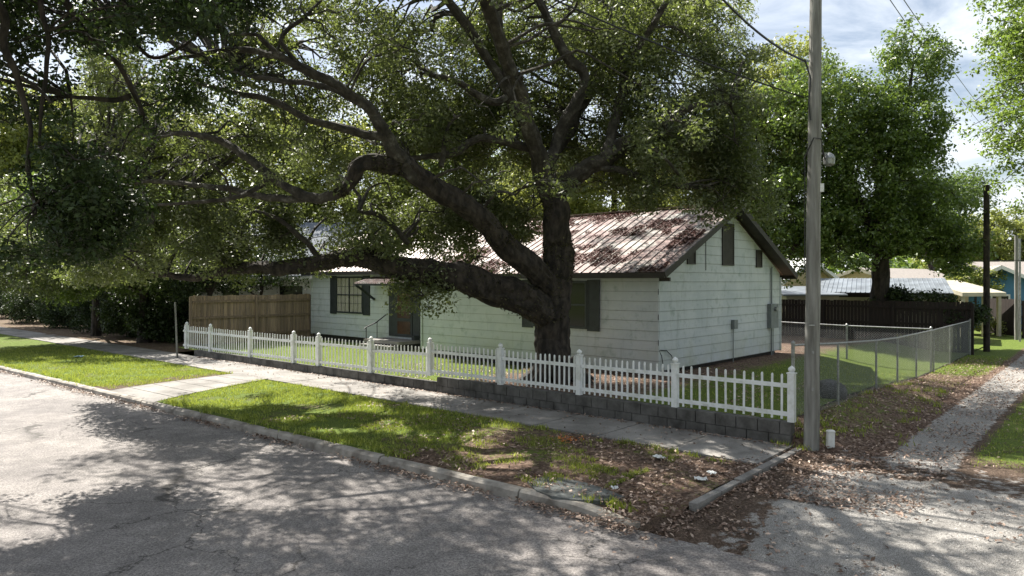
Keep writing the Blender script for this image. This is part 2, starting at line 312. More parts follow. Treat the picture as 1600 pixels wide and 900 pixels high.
# ================================================================ GROUND
def grid(name, us, vs, zf, mat, masks=None, frame=UV, kind='structure'):
    us = np.asarray(us); vs = np.asarray(vs); nu, nv = len(us), len(vs)
    U, V = np.meshgrid(us, vs, indexing='ij'); vsx = []; mk = {k: [] for k in (masks or {})}
    for i in range(nu):
        for j in range(nv):
            p = frame(U[i, j], V[i, j]); z = zf(U[i, j], V[i, j], p.x, p.y); vsx.append((p.x, p.y, z))
            for k in mk: mk[k].append(masks[k](U[i, j], V[i, j], p.x, p.y))
    fs = [(i * nv + j, i * nv + j + 1, (i + 1) * nv + j + 1, (i + 1) * nv + j) for i in range(nu - 1) for j in range(nv - 1)]
    me = bpy.data.meshes.new(name); me.from_pydata(vsx, [], fs)
    if me.polygons[0].normal.z < 0: me.flip_normals()
    for k in mk: at = me.attributes.new(k, 'FLOAT', 'POINT'); at.data.foreach_set('value', np.array(mk[k], np.float32))
    o = link(name, me, mat, None, True); tag(o, kind=kind); return o
S = lambda x, a, b: float(sst(x, a, b))
# far ground sheet
grid('ground', np.linspace(-900, 900, 19), np.linspace(-900, 900, 19), lambda u, v, x, y: -.32, M_soil,
     {'grass': lambda *a: .8, 'gravel': lambda *a: 0., 'litter': lambda *a: .4}, frame=lambda u, v: Vector((u, v, 0)))
# road
grid('road', np.concatenate([np.linspace(-60, -12, 8), np.linspace(-10, 40, 60), np.linspace(45, 160, 10)]), np.linspace(-16, 0, 18),
     lambda u, v, x, y: -.13 + .02 * math.cos((v + 8) / 8 * 1.5) + gn(x, y, .6, .008), M_asph, frame=lambda u, v: UV(u, vkerb(u) + .0 + v))
# verge between kerb and sidewalk
def verge_grass(u, v, x, y):
    base = .44 * S(u, 2.6, 6.8) + .27
    base -= .25 * S(u, 4, 8) * (1 - S(abs(v + 4.3), .0, 1.2)) * (1 - S(u, 9, 12))
    t = (v - vkerb(u)) / 3.4
    if 12.9 + 1.5 * t < u < 15.8 + .6 * t: return -.5
    return base + .32 * gn(x, y, .9)
grid('verge', np.concatenate([np.linspace(-.12, 3, 30), np.linspace(3.2, 44, 180)]), np.linspace(0, 1, 16), lambda u, v, x, y: .008 + .02 * gn(x, y, .9) * math.sin(math.pi * v) + .018 * math.sin(math.pi * v) - .15 * (1 - S(u, -.1, 1.1)) * (1 - S(v, .05, .36)), M_soil,
     {'grass': verge_grass, 'gravel': lambda u, v, x, y: .0, 'litter': lambda u, v, x, y: .52 * (1 - S(u, 3, 9)) + .15}, frame=lambda u, t: UV(u, vkerb(u) + .15 + t * (-1.68 - vkerb(u) - .15)))
# yard inside the fence, behind house as well
grid('yard', np.concatenate([np.linspace(.24, 20, 90), np.linspace(21, 24.5, 4)]), np.concatenate([np.linspace(.1, 8, 36), np.linspace(8.6, 26, 26)]),
     lambda u, v, x, y: float(gz(u, v)) + .02 + .03 * gn(x, y, .8), M_soil,
     {'grass': lambda u, v, x, y: .25 + .55 * S(u, 7, 10) + .65 * (1 - S(u, 2.5, 4.5)) + .1 * gn(x, y, .5), 'gravel': lambda *a: 0., 'litter': lambda u, v, x, y: .62 * (1 - S(abs(u - 6), 2, 5)) + .2})
grid('left_field', np.linspace(24.5, 90, 40), np.linspace(-.3, 60, 30), lambda u, v, x, y: .02 + .03 * gn(x, y, .5), M_soil,
     {'grass': lambda u, v, x, y: .35, 'gravel': lambda *a: 0., 'litter': lambda *a: .6}).name = 'field'
# alley and gravel apron
def al_grass(u, v, x, y):
    g = .62 * (1 - S(abs(u + 2.95), .35, .6)) * S(v, -.2, 1.6) + .7 * (1 - S(u, -5.6, -4.3)) * S(v, -.5, 2) + .14 * S(u, -1.1, .1) * S(v, .3, 1.5) * (1 - S(v, 3, 6))
    g += .35 * S(v, .5, 2) * S(u, -1.6, -.8)
    g += .75 * S(v, 12.5, 14) * (1 - S(abs(u + .2), .6, 1.2)); return g + .05 * gn(x, y, .8)
def al_gravel(u, v, x, y):
    rut = max(1 - S(abs(u + 1.9), .35, .62), 1 - S(abs(u + 3.9), .35, .6)) * .95
    ap = S(-v, .3 + .9 * gn(x, y, .5), 1.5) * S(-u, .35 + .28 * max(0, -v - 2.4), 1.3)
    strip = .42 * S(-u, .3, .9) * S(-v, -1, 0)
    return max(rut * S(v, -.8, .4), ap, strip)
def al_lit(u, v, x, y): return .72 * S(u, -1.9, -1.2) * S(v, -1, .5) + .30
grid('alley', np.concatenate([np.linspace(-40, -8, 10), np.linspace(-7.6, .24, 70)]), np.concatenate([np.linspace(-5.7, 12, 110), np.linspace(12.6, 75, 40)]),
     lambda u, v, x, y: float(gz(min(u, .27) if v > -.05 else min(u, -.15), v)) - .012 + .025 * gn(x, y, .9) + .012 * gn(x, y, 3) - .03 * (1 - S(abs(u + 1.9), .2, .6)) * S(v, 0, 1) - .08 * S(-v + .5 * gn(x, y, 1.3) + .25 * gn(x, y, 4), 4.75, 5.4), M_soil,
     {'grass': al_grass, 'gravel': al_gravel, 'litter': al_lit})
# side-yard ground beyond (behind back fence, to the neighbours)
grid('back_lots', np.linspace(.2, 60, 30), np.linspace(26, 90, 26), lambda u, v, x, y: .0 + .03 * gn(x, y, .5), M_soil,
     {'grass': lambda *a: .6, 'gravel': lambda *a: 0., 'litter': lambda *a: .5})
# sidewalk slabs
mb = MB(); u = -.05; k = 0
while u < 70:
    ln = 1.5; t = random.uniform(-.008, .008)
    q = [UV(u + .008, -1.65), UV(u + ln - .008, -1.65), UV(u + ln - .008, -.06), UV(u + .008, -.06)]
    mb.hexa([p + Vector((0, 0, -.12)) for p in q] + [p + Vector((0, 0, .028 + (t if i in (0, 3) else -t))) for i, p in enumerate(q)]); u += ln
tag(mb.build('sidewalk', M_conc), kind='structure')
# concrete edge strip closing the verge, paved crossing, old slab
mb = MB()
for a, b2 in ((-.1, -1.0), (-1.02, -1.9), (-1.93, -2.7), (-2.74, -3.35), (-3.38, -4.1)):
    zz = random.uniform(.015, .03)
    q = [UV(-.235, b2), UV(-.12, b2), UV(-.12, a), UV(-.235, a)]; mb.hexa([p + Vector((0, 0, -.15)) for p in q] + [p + Vector((0, 0, zz)) for p in q])
tag(mb.build('edging_strip', M_conc), kind='structure')
def slabpoly(name, pix, z, mat, th=.05):
    pts = []
    for x, y in pix: Z = F * (CZ - z) / (y - HOR); pts.append(Vector(((x - 800) / F * Z, Z, z)))
    mb = MB(); n = len(pts); i = len(mb.v); mb.v += [tuple(p) for p in pts] + [tuple(p - Vector((0, 0, th))) for p in pts]
    mb.f.append(tuple(range(n))); mb.r.append(0)
    for j in range(n): mb.f.append((j, (j + 1) % n, n + (j + 1) % n, n + j)); mb.r.append(0)
    o = mb.build(name, mat); return o
mb = MB(); nseg = 6
for k in range(nseg):
    t0, t1 = k / nseg, (k + 1) / nseg; vv = lambda t: -5.2 - .3 * (1 - t) + t * 3.85
    ul = lambda t: 13.0 + 1.5 * t; ur = lambda t: 15.7 + .6 * t; zc = lambda t: .045 - .04 * (1 - S(t, 0, .25))
    t1g = t1 - .006; q = [UV(ul(t0), vkerb(13.) + .02 + t0 * 3.9), UV(ur(t0), vkerb(15.7) + .02 + t0 * 3.9), UV(ur(t1g), vkerb(15.7) + .02 + t1g * 3.9), UV(ul(t1g), vkerb(13.) + .02 + t1g * 3.9)]
    mb.hexa([p + Vector((0, 0, -.15)) for p in q] + [p + Vector((0, 0, zc(t0 if n_ < 2 else t1g))) for n_, p in enumerate(q)])
tag(mb.build('paved_crossing', M_conc), kind='structure')
o = slabpoly('concrete_cover', [(824, 752), (850, 744), (880, 747), (912, 753), (945, 763), (976, 776), (960, 781), (925, 782), (890, 780), (862, 775), (838, 766)], .036, M_slab, .1)
tag(o, 'cracked dark concrete slab sunk in the bare corner of the verge by the kerb', 'slab')
# kerb
mb = MB(); u = .1
while u < 75:
    ln = 2.9 if u > .5 else 1.8; a, b2 = u + .015, u + ln - .015; dz = random.uniform(-.008, .008)
    def kp(uu, off, z): return UV(uu, vkerb(uu) + off) + Vector((0, 0, z - .10 * (1 - S(uu, .1, 1.0))))
    sg = 6
    for s_ in range(sg):
        ua = a + (b2 - a) * s_ / sg; ub = a + (b2 - a) * (s_ + 1) / sg
        prof = [(-.03, -.14), (-.012, -.02), (.025, .012), (.14, .012), (.14, -.14)]
        ja = [kp(ua, o_, z_ + dz + .012 * gn(ua, 7, 2)) for o_, z_ in prof]; jb = [kp(ub, o_, z_ + dz + .012 * gn(ub, 7, 2)) for o_, z_ in prof]
        for k in range(4): mb.poly([ja[k], jb[k], jb[k + 1], ja[k + 1]])
        if s_ == 0: mb.poly(ja)
        if s_ == sg - 1: mb.poly(jb[::-1])
    u += ln
tag(mb.build('kerb', M_kerb), kind='structure')
# ---- loose cover: grass blades and fallen leaves
def blades(name, regions, label, size=.055):
    C = []; 
    for f, n in regions: 
        for _ in range(n):
            r = f()
            if r: C.append(r)
    C = np.array(C); n = len(C); Ln = size * (.6 + .9 * rng.random(n)); C[:, 2] += Ln * .38
    ang = rng.random(n) * 6.28; lean = rng.normal(size=(n, 2)) * .45
    a = np.stack([lean[:, 0], lean[:, 1], np.ones(n)], 1); a /= np.linalg.norm(a, axis=1, keepdims=True); b_ = np.stack([np.cos(ang), np.sin(ang), np.zeros(n)], 1)
    V = np.empty((n, 3, 3)); V[:, 0] = C - a * Ln[:, None] * .5 - b_ * Ln[:, None] * .11; V[:, 1] = C - a * Ln[:, None] * .5 + b_ * Ln[:, None] * .11; V[:, 2] = C + a * Ln[:, None] * .5
    me = bpy.data.meshes.new(name); me.vertices.add(n * 3); me.vertices.foreach_set('co', V.reshape(-1).astype(np.float32)); me.loops.add(n * 3); me.loops.foreach_set('vertex_index', np.arange(n * 3, dtype=np.int32))
    me.polygons.add(n); me.polygons.foreach_set('loop_start', np.arange(0, n * 3, 3, dtype=np.int32)); me.polygons.foreach_set('loop_total', np.full(n, 3, np.int32))
    at = me.attributes.new('rnd', 'FLOAT', 'FACE'); at.data.foreach_set('value', rng.random(n).astype(np.float32)); me.update(calc_edges=True)
    tag(link(name, me, M_grassb), label, 'grass', kind='stuff')
def patch(x, y, s): return mnoise.noise(Vector((x * s, y * s, 9.3)))
def rg_verge():
    u = 1 + 30 * random.random() ** 1.5; t = random.uniform(.02, .99); v = vkerb(u) + .15 + t * (-1.72 - vkerb(u) - .15); p = UV(u, v)
    g = verge_grass(u, v, p.x, p.y) + .5 * patch(p.x, p.y, 1.3) + .5 * patch(p.x, p.y, 4.5)
    if g < random.uniform(.35, .75): return None
    return (p.x, p.y, .03)
def rg_alley():
    u = random.uniform(-6.5, .2); v = random.uniform(-1, 20); p = UV(u, v)
    if al_grass(u, v, p.x, p.y) + .5 * patch(p.x, p.y, 1.5) < random.uniform(.3, .7): return None
    return (p.x, p.y, float(gz(u, v)) - .01)
def rg_yard():
    u = random.uniform(.3, 20); v = random.uniform(.2, 9 if u > 3 else 12); p = UV(u, v)
    g = .25 + .55 * S(u, 7, 10) + .65 * (1 - S(u, 2.5, 4.5)) + .6 * patch(p.x, p.y, 1.2)
    if g < random.uniform(.45, .8): return None
    return (p.x, p.y, float(gz(u, v)) + .02)
blades('grass', [(rg_verge, 120000), (rg_alley, 26000), (rg_yard, 24000)], 'short bright green grass on the verge, yard and alley middle')
def litter(name, pts, label, size=.06, mat=M_fallen):
    C = np.array(pts); n = len(C); Nr = rng.normal(size=(n, 3)) * .35 + np.array([0, 0, 1.]); Nr /= np.linalg.norm(Nr, axis=1, keepdims=True)
    o = leaf_mesh(name, C, Nr, size * (.6 + .8 * rng.random(n)), mat); return tag(o, label, 'leaves', kind='stuff')
tC = []
for _ in range(240):
    k = random.random()
    if k < .45: u = random.uniform(.3, 26); v = vkerb(u) + random.uniform(.14, .3)
    elif k < .7: u = random.uniform(.3, 20); v = random.uniform(-1.95, -1.7)
    elif k < .85: u = random.uniform(-.6, .3); v = random.uniform(-.2, 1.5)
    else: u = random.uniform(-1.5, .1); v = random.uniform(.5, 9)
    if 12.8 < u < 16.5 or (1.2 < u < 4.2 and v < -4): continue
    for _ in range(random.randint(8, 34)): p = UV(u + random.gauss(0, .07), v + random.gauss(0, .05)); tC.append((p.x, p.y, float(gz(min(u, .2), v)) + .015))
blades('weeds', [((lambda it=iter(tC): next(it, None)), len(tC))], 'taller grass tufts and weeds along the kerb, sidewalk edge and wall end', .085)
pts = []
for _ in range(15000):
    u = random.uniform(-2.4, .25) if random.random() < .8 else random.uniform(-5, -1); v = -3 + 22 * random.random() ** 1.6; p = UV(u, v)
    if patch(p.x, p.y, .8) + .3 * S(u, -1.7, -1) < random.uniform(-.5, .35): continue
    pts.append((p.x, p.y, float(gz(min(u, .27), v)) + random.uniform(.005, .03)))
for _ in range(7000):
    u = random.uniform(-.1, 9) ; t = random.random(); v = vkerb(u) + .15 + t * (-1.7 - vkerb(u) - .15); p = UV(u, v)
    if patch(p.x, p.y, 1.1) - .05 * u < random.uniform(-.5, .3): continue
    pts.append((p.x, p.y, .05 + random.uniform(0, .02)))
for _ in range(4200):
    u = 30 * random.random() ** 1.3; v = vkerb(u) - .04 - abs(random.gauss(0, .12)); p = UV(u, v)
    if patch(p.x, p.y, .9) < random.uniform(-.4, .3): continue
    pts.append((p.x, p.y, -.10 + random.uniform(0, .03)))
for _ in range(5000):
    u = random.uniform(-2.6, .6); v = random.gauss(-4.7, .45) if random.random() < .45 else random.uniform(-5, -.2); u = u if v < -4 else min(u, -.3) ; p = UV(u, v)
    if u < -.8 + .4 * patch(p.x, p.y, 1) and random.random() < .85: continue
    if patch(p.x, p.y, 1.3) < random.uniform(-.5, .3): continue
    pts.append((p.x, p.y, float(gz(u, v)) + random.uniform(.0, .03)))
for _ in range(8000):
    u = random.uniform(.4, 14); v = random.uniform(.2, 6); p = UV(u, v)
    if patch(p.x, p.y, 1.) < random.uniform(-.4, .3): continue
    pts.append((p.x, p.y, float(gz(u, v)) + .03 + random.uniform(.0, .03)))
for _ in range(1500):
    u = random.uniform(0, 22); v = random.uniform(-1.65, -.06) if random.random() < .3 else -.1 - abs(random.gauss(0, .1)); p = UV(u, v); pts.append((p.x, p.y, .04))
litter('fallen_leaves', pts, 'dry brown fallen leaves scattered over verge, alley and kerb')
pts = [(p := UV(random.uniform(-8, -1), random.uniform(-4.9, -1))) and (p.x, p.y, float(gz(-2, toUV(p.x, p.y)[1])) + .004) for _ in range(4000)]
M_stone = leafmat('loose_stone', (.10, .095, .09), (.25, .235, .22), (.42, .40, .38), (.2, .2, .2), 0.0, .9)
o = litter('gravel', pts, 'loose grey gravel on the alley mouth', .028, M_stone); o['category'] = 'gravel'
# ================================================================ RETAINING WALL + PICKET FENCE
mb = MB()
def course(u0, u1, z0, z1, off):
    u = u0 - off
    while u < u1 - .01:
        a = max(u, u0); b2 = min(u + .4, u1); dv = random.uniform(-.004, .004)
        if b2 - a > .03:
            q = [UV(a + .008, -.03 + dv), UV(b2 - .008, -.03 + dv), UV(b2 - .008, .17), UV(a + .008, .17)]
            mb.hexa([p + Vector((0, 0, z0 + .006)) for p in q] + [p + Vector((0, 0, z1 - .006)) for p in q])
        u += .4
course(0, 9.0, -.03, .19, 0); course(0, 9.0, .19, .41, 0.2)
course(9.0, 14.6, -.06, .06, .1); course(9.0, 14.6, .06, .27, .3)
course(14.6, 22.6, -.06, .25, .1)
q = [UV(.012, .0), UV(22.58, .0), UV(22.58, .15), UV(.012, .15)]; mb.hexa([p + Vector((0, 0, -.1)) for p in q] + [p + Vector((0, 0, .2)) for p in q])
tag(mb.build('retaining_wall', M_block), 'low dark concrete block retaining wall under the white picket fence', 'wall')
pf = empty('picket_fence', 'white vinyl picket fence with round topped pickets along the sidewalk', 'fence')
pf.location = UV(0, .06, 0)
def xr_u(px):     # photo column -> u on the fence line (v = .06)
    k = (px - 800) / F; o_ = UV(0, .06); return (k * o_.y - o_.x) / (FD.x - k * FD.y)
posts = [(1237, .41, .98), (1055, .41, .98), (905, .41, .985), (782, .41, .99), (672, .41, .99), (580, .27, 1.04), (498, .26, 1.03), (459, .25, 1.04), (391, .24, 1.05), (329, .24, 1.05), (292, .24, 1.05)]
pu = [(xr_u(px) , z0, h) for px, z0, h in posts]
def local(mb): 
    l = pf.location; mb.v = [(a - l.x, b - l.y, c - l.z) for a, b, c in mb.v]; return mb
for i, (u, z0, h) in enumerate(pu):
    p = UV(u, .06); mb = MB(); mb.box(p, FD, FN, 0, .115, .115, z0, z0 + h - .13); po = local(mb).build('post', M_vinyl, pf)
    mb = MB(); mb.box(p, FD, FN, 0, .14, .14, z0 + h - .135, z0 + h - .115); mb.lathe((p.x, p.y, z0 + h - .115), [(.045, 0), (.035, .012), (.058, .035), (.062, .06), (.05, .085), (.02, .108), (.003, .125)], 12)
    c = local(mb).build('post_cap', M_vinyl, po)
def picket(mb, u, z0, z1, lean):
    w_ = .0175; p0 = UV(u, .06, z0); top = UV(u + lean, .06, z1)
    d = Vector((FD.x, FD.y, 0)); nn = Vector((FN.x, FN.y, 0)) * .011
    prof = [(-w_, 0), (w_, 0), (w_, 1), (w_ * .75, 1.014), (0, 1.022), (-w_ * .75, 1.014), (-w_, 1)]
    hgt = z1 - z0; fr = []; bk = []
    for x_, t in prof: q = UV(u + lean * min(t, 1) + x_, .06, z0 + hgt * min(t, 1) + (max(t, 1) - 1) * 1.3); fr.append(q - nn); bk.append(q + nn)
    mb.poly(fr); mb.poly(bk[::-1]); m = len(fr)
    for k in range(m): mb.poly([fr[k], bk[k], bk[(k + 1) % m], fr[(k + 1) % m]])
for i in range(len(pu) - 1):
    (ua, za, ha), (ub, zb, hb) = pu[i], pu[i + 1]; za2, zb2 = za, zb
    if i == 4: za2 = .27 + .06; 
    mb = MB(); n = [13, 17, 17, 18, 17, 15, 9, 17, 18, 11][i]; st = (ub - ua) / n; hp = .80 if za > .3 else .86
    for k in range(1, n):
        t = k / n; u = ua + st * k; z0 = za2 + (zb2 - za2) * t
        picket(mb, u, z0 + .03 + random.uniform(-.006, .006), z0 + hp + random.uniform(-.01, .01), random.gauss(0, .006))
    for hz in (.13, hp - .17):
        mb.bar(UV(ua + .055, .06, za2 + hz), UV(ub - .055, .06, zb2 + hz), .03, .075)
    local(mb).build('fence_panel', M_vinyl, pf)
mb = MB(); u, z0, h = pu[-1]; picket(mb, u + .2, z0 + .02, z0 + .86, 0)
for hz in (.13, .69): mb.bar(UV(u + .055, .06, z0 + hz), UV(u + .3, .06, z0 + hz), .03, .075)
local(mb).build('fence_panel', M_vinyl, pf)
# ================================================================ HOUSE
house = empty('cottage', 'single storey white sided cottage with rusty metal gable roof behind the big oak', 'house'); house.location = HP(0, 0, 0)
def hb(mb, name, mat, parent=house, smooth=False):
    l = house.location; mb.v = [(a - l.x, b - l.y, c - l.z) for a, b, c in mb.v]; o = mb.build(name, mat, parent, smooth); return o
ZB, ZT = .48, 3.02; CH = .2645
def col_a(px, b_):
    k = (px - 800) / F; o_ = HP(0, b_); return (k * o_.y - o_.x) / (HD.x - k * HD.y)
def siding(mb, A, B, outw, z0, z1, course_h=CH, width_at=None):
    """lap siding from A to B (2D points), outward unit vector; width_at(z) gives the (t0,t1) range kept"""
    A = Vector(A[:2]); B = Vector(B[:2]); o = Vector(outw)
    z = z0
    while z < z1 - .01:
        zt = min(z + course_h, z1); t0, t1 = width_at(z) if width_at else (0, 1); s0, s1 = width_at(zt) if width_at else (0, 1)
        if t1 - t0 < .01: break
        if s1 < s0: s0 = s1 = (s0 + s1) / 2
        W = lambda t, off, zz: Vector((*(A.lerp(B, t) + o * off), zz))
        mb.poly([W(t0, .018, z), W(t1, .018, z), W(s1, .006, zt), W(s0, .006, zt)]); mb.poly([W(t0, 0, z), W(t1, 0, z), W(t1, .018, z), W(t0, .018, z)][::-1])
        z = zt
LA, LB = 9.6, 8.16; RB = LB / 2; WB = 1.4; WA = col_a(488, WB)
fo = (-HN.x, -HN.y); go = (-HD.x, -HD.y); bo = (HN.x, HN.y); lo_ = (HD.x, HD.y)
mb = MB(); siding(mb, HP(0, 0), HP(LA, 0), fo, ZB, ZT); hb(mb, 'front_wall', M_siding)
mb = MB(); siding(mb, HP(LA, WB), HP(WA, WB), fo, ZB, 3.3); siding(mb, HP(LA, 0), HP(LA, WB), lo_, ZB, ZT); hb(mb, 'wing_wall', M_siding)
RZ = 5.19; EZ = 3.06; sl = (RZ - EZ) / (RB + .4)     # roof underside line
def gw(z):
    if z <= ZT: return (0, 1)
    b_ = (z - EZ + .07) / sl - .4 ; t = max(0, b_ / LB); return (t, 1 - t)
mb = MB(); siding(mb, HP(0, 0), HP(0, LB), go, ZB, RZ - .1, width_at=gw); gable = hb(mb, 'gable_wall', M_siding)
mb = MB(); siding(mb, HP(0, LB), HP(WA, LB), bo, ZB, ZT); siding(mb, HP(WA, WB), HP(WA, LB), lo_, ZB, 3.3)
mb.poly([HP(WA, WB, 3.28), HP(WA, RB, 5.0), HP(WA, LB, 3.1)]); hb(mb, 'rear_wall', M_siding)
mb = MB()   # corner boards
for a, b_ in ((-.012, -.012), (WA + .012, WB - .012), (-.012, LB + .012), (LA + .012, -.012)):
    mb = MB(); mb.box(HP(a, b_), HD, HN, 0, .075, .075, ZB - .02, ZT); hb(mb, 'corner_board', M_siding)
mb = MB()
for q in ([(.12, .12), (LA - .1, .12), (LA - .1, LB - .12), (.12, LB - .12)], [(LA - .1, WB + .12), (WA - .12, WB + .12), (WA - .12, LB - .12), (LA - .1, LB - .12)]):
    mb.hexa([HP(a, b_, -.1) for a, b_ in q] + [HP(a, b_, ZB) for a, b_ in q])
hb(mb, 'foundation', M_found)
mb = MB(); mb.poly([HP(.0, .0, 3.0), HP(LA, .0, 3.0), HP(LA, LB, 3.0), HP(.0, LB, 3.0)]); hb(mb, 'attic_floor', M_found)
# roof: ribbed metal sheets
def ribbed(mb, a0, a1, e, r, th=.03, pitch=.30):
    """slope from eave point function e(a) to ridge r(a): flat pans with raised ribs"""
    a = a0
    while a < a1 - .01:
        b_ = min(a + pitch, a1); x = [(a, 0), (b_ - .055, 0), (b_ - .04, .028), (b_ - .015, .028), (b_, 0)]
        for k in range(4):
            (p, h1), (q, h2) = x[k], x[k + 1]; mb.poly([e(p) + Vector((0, 0, h1)), e(q) + Vector((0, 0, h2)), r(q) + Vector((0, 0, h2)), r(p) + Vector((0, 0, h1))])
        a = b_
    mb.poly([e(a0) - Vector((0, 0, th)), e(a1) - Vector((0, 0, th)), r(a1) - Vector((0, 0, th)), r(a0) - Vector((0, 0, th))])
mb = MB(); a0, a1 = -.45, LA + .25
ribbed(mb, a0, a1, lambda a: HP(a, -.42, EZ + .06), lambda a: HP(a, RB, RZ + .06)); ribbed(mb, a0, WA + .3, lambda a: HP(a, LB + .42, EZ + .06), lambda a: HP(a, RB, RZ + .06))
ribbed(mb, a1, WA + .3, lambda a: HP(a, WB - .38, 3.31), lambda a: HP(a, RB, RZ + .05))
mb.bar(HP(a0 - .02, RB, RZ + .10), HP(WA + .32, RB, RZ + .10), .26, .02)
roof = hb(mb, 'roof', M_roof)
mb = MB()   # fascia, rake boards, soffit
mb.bar(HP(a0, -.44, EZ - .03), HP(a1, -.44, EZ - .03), .03, .14); mb.bar(HP(a0, LB + .44, EZ - .03), HP(WA + .3, LB + .44, EZ - .03), .03, .14)
mb.bar(HP(LA, WB - .40, 3.22), HP(WA + .3, WB - .40, 3.22), .03, .13)
mb.poly([HP(a0, -.42, EZ - .06), HP(a1, -.42, EZ - .06), HP(a1, .02, EZ - .06), HP(a0, .02, EZ - .06)])
mb.poly([HP(LA, WB - .4, 3.17), HP(WA + .3, WB - .4, 3.17), HP(WA + .3, WB + .02, 3.17), HP(LA, WB + .02, 3.17)])
for aa in (a0 - .01, a1 + .01):
    mb.bar(HP(aa, -.43, EZ - .02), HP(aa, RB, RZ - .03), .035, .17); mb.bar(HP(aa, LB + .43, EZ - .02), HP(aa, RB, RZ - .03), .035, .17)
mb.poly([HP(a0, -.4, EZ + .01), HP(a0, RB, RZ + .01), HP(.0, RB, RZ + .01), HP(.0, -.4, EZ + .01)]); mb.poly([HP(a0, LB + .4, EZ + .01), HP(a0, RB, RZ + .01), HP(.0, RB, RZ + .01), HP(.0, LB + .4, EZ + .01)])
hb(mb, 'fascia', M_trim)
# exposed beam end under the near eave corner
mb = MB(); mb.bar(HP(-.35, .02, 2.93), HP(-.02, .02, 2.93), .07, .1); hb(mb, 'beam_end', M_trim)
def wall_box(mb, a0, a1, z0, z1, d0, d1, b_=0.):      # box proud of a front-facing wall (plane b)
    q = [HP(a0, b_ - d1), HP(a1, b_ - d1), HP(a1, b_ - d0), HP(a0, b_ - d0)]; mb.hexa([p + Vector((0, 0, z0)) for p in q] + [p + Vector((0, 0, z1)) for p in q])
def col_a(px, b_):     # photo column -> a on the wall plane b
    k = (px - 800) / F; o_ = HP(0, b_); return (k * o_.y - o_.x) / (HD.x - k * HD.y)
def row_z(py, a, b_): return CZ - (py - HOR) / F * HP(a, b_).y
def shutter(parent, a0, a1, z0, z1, b_):
    mb = MB(); wall_box(mb, a0, a1, z0, z1, .02, .05, b_); w_ = a1 - a0
    for x in (a0 + .0, a1 - .05): wall_box(mb, x, x + .05, z0, z1, .05, .062, b_)
    for zz in (z0, (z0 + z1) / 2 - .03, z1 - .06): wall_box(mb, a0 + .05, a1 - .05, zz, zz + .06, .05, .061, b_)
    z = z0 + .08
    while z < z1 - .08: wall_box(mb, a0 + .05, a1 - .05, z, z + .018, .05, .056, b_); z += .045
    hb(mb, 'shutter', M_shutter, parent)
def window(ga0, ga1, z0, z1, b_, sh, grid_=True, cur=True, label=None):
    f = MB(); t = .07
    for q in ((ga0 - t, ga1 + t, z1, z1 + t), (ga0 - t, ga1 + t, z0 - t, z0), (ga0 - t, ga0, z0, z1), (ga1, ga1 + t, z0, z1)): wall_box(f, *q, .02, .075, b_)
    mz = (z0 + z1) / 2; wall_box(f, ga0, ga1, mz - .025, mz + .025, .035, .066, b_)
    if grid_: wall_box(f, (ga0 + ga1) / 2 - .025, (ga0 + ga1) / 2 + .025, z0, z1, .036, .068, b_)
    fo_ = hb(f, 'window', M_shutter)
    g = MB(); wall_box(g, ga0, ga1, z0, z1, .044, .05, b_); hb(g, 'pane', M_glass if cur else M_dglass, fo_)
    if grid_:
        g = MB(); n = 6
        for k in range(1, n):
            x = ga0 + (ga1 - ga0) * k / n; wall_box(g, x - .007, x + .007, z0, z1, .051, .056, b_)
        for k in (.25, .75): zz = z0 + (z1 - z0) * k; wall_box(g, ga0, ga1, zz - .007, zz + .007, .0515, .0565, b_)
        hb(g, 'glazing_bar', M_shutter, fo_)
    if cur:
        c = MB(); n = 40; pts_ = [(ga0 + (ga1 - ga0) * k / n, .028 + .008 * math.sin(k * 1.9)) for k in range(n + 1)]
        for k in range(n): (p, d1), (q, d2) = pts_[k], pts_[k + 1]; c.poly([HP(p, b_ - d1, z0), HP(q, b_ - d2, z0), HP(q, b_ - d2, z1), HP(p, b_ - d1, z1)])
        hb(c, 'curtain', M_curtain, fo_)
    if sh:
        shutter(fo_, ga0 - t - sh, ga0 - t - .004, z0 - .12, z1 + .1, b_); shutter(fo_, ga1 + t + .004, ga1 + t + sh, z0 - .12, z1 + .1, b_)
    return fo_
# wing window (photo columns 528-567), main window (830-918)
a_ = col_a(567, WB); b2_ = col_a(528, WB); window(a_, b2_, row_z(488, a_, WB), 3.02, WB, .46)
a_ = col_a(916, 0); b2_ = col_a(836, 0); window(a_, b2_, row_z(513, a_, 0) + .05, 2.82, 0, .42, False, False)
# door: dark surround, side panels, glazed brown door
da, db = col_a(657, WB), col_a(609, WB); dz0 = row_z(527, col_a(640, WB), WB); dz1 = 2.95
dr = MB(); wall_box(dr, da, db, dz0, dz1, .02, .05, WB); door = hb(dr, 'door_surround', M_shutter)
ma, mz_ = col_a(646, WB), col_a(621, WB)
mb = MB(); wall_box(mb, ma, mz_, dz0 + .02, dz1 - .25, .05, .075, WB); d_ = hb(mb, 'door', M_shutter, door)
mb = MB(); wall_box(mb, ma + .1, mz_ - .1, dz0 + .75, dz0 + 1.75, .076, .084, WB); hb(mb, 'pane', M_door, d_)
mb = MB(); wall_box(mb, ma + .1, mz_ - .1, dz0 + .12, dz0 + .62, .076, .084, WB); hb(mb, 'panel', M_door, d_)
mb = MB(); mb.lathe(HP(ma + .06, WB - .12, dz0 + .95), [(.0, -.03), (.03, -.015), (.03, .015), (.0, .03)], 8); hb(mb, 'handle', M_gal, d_)
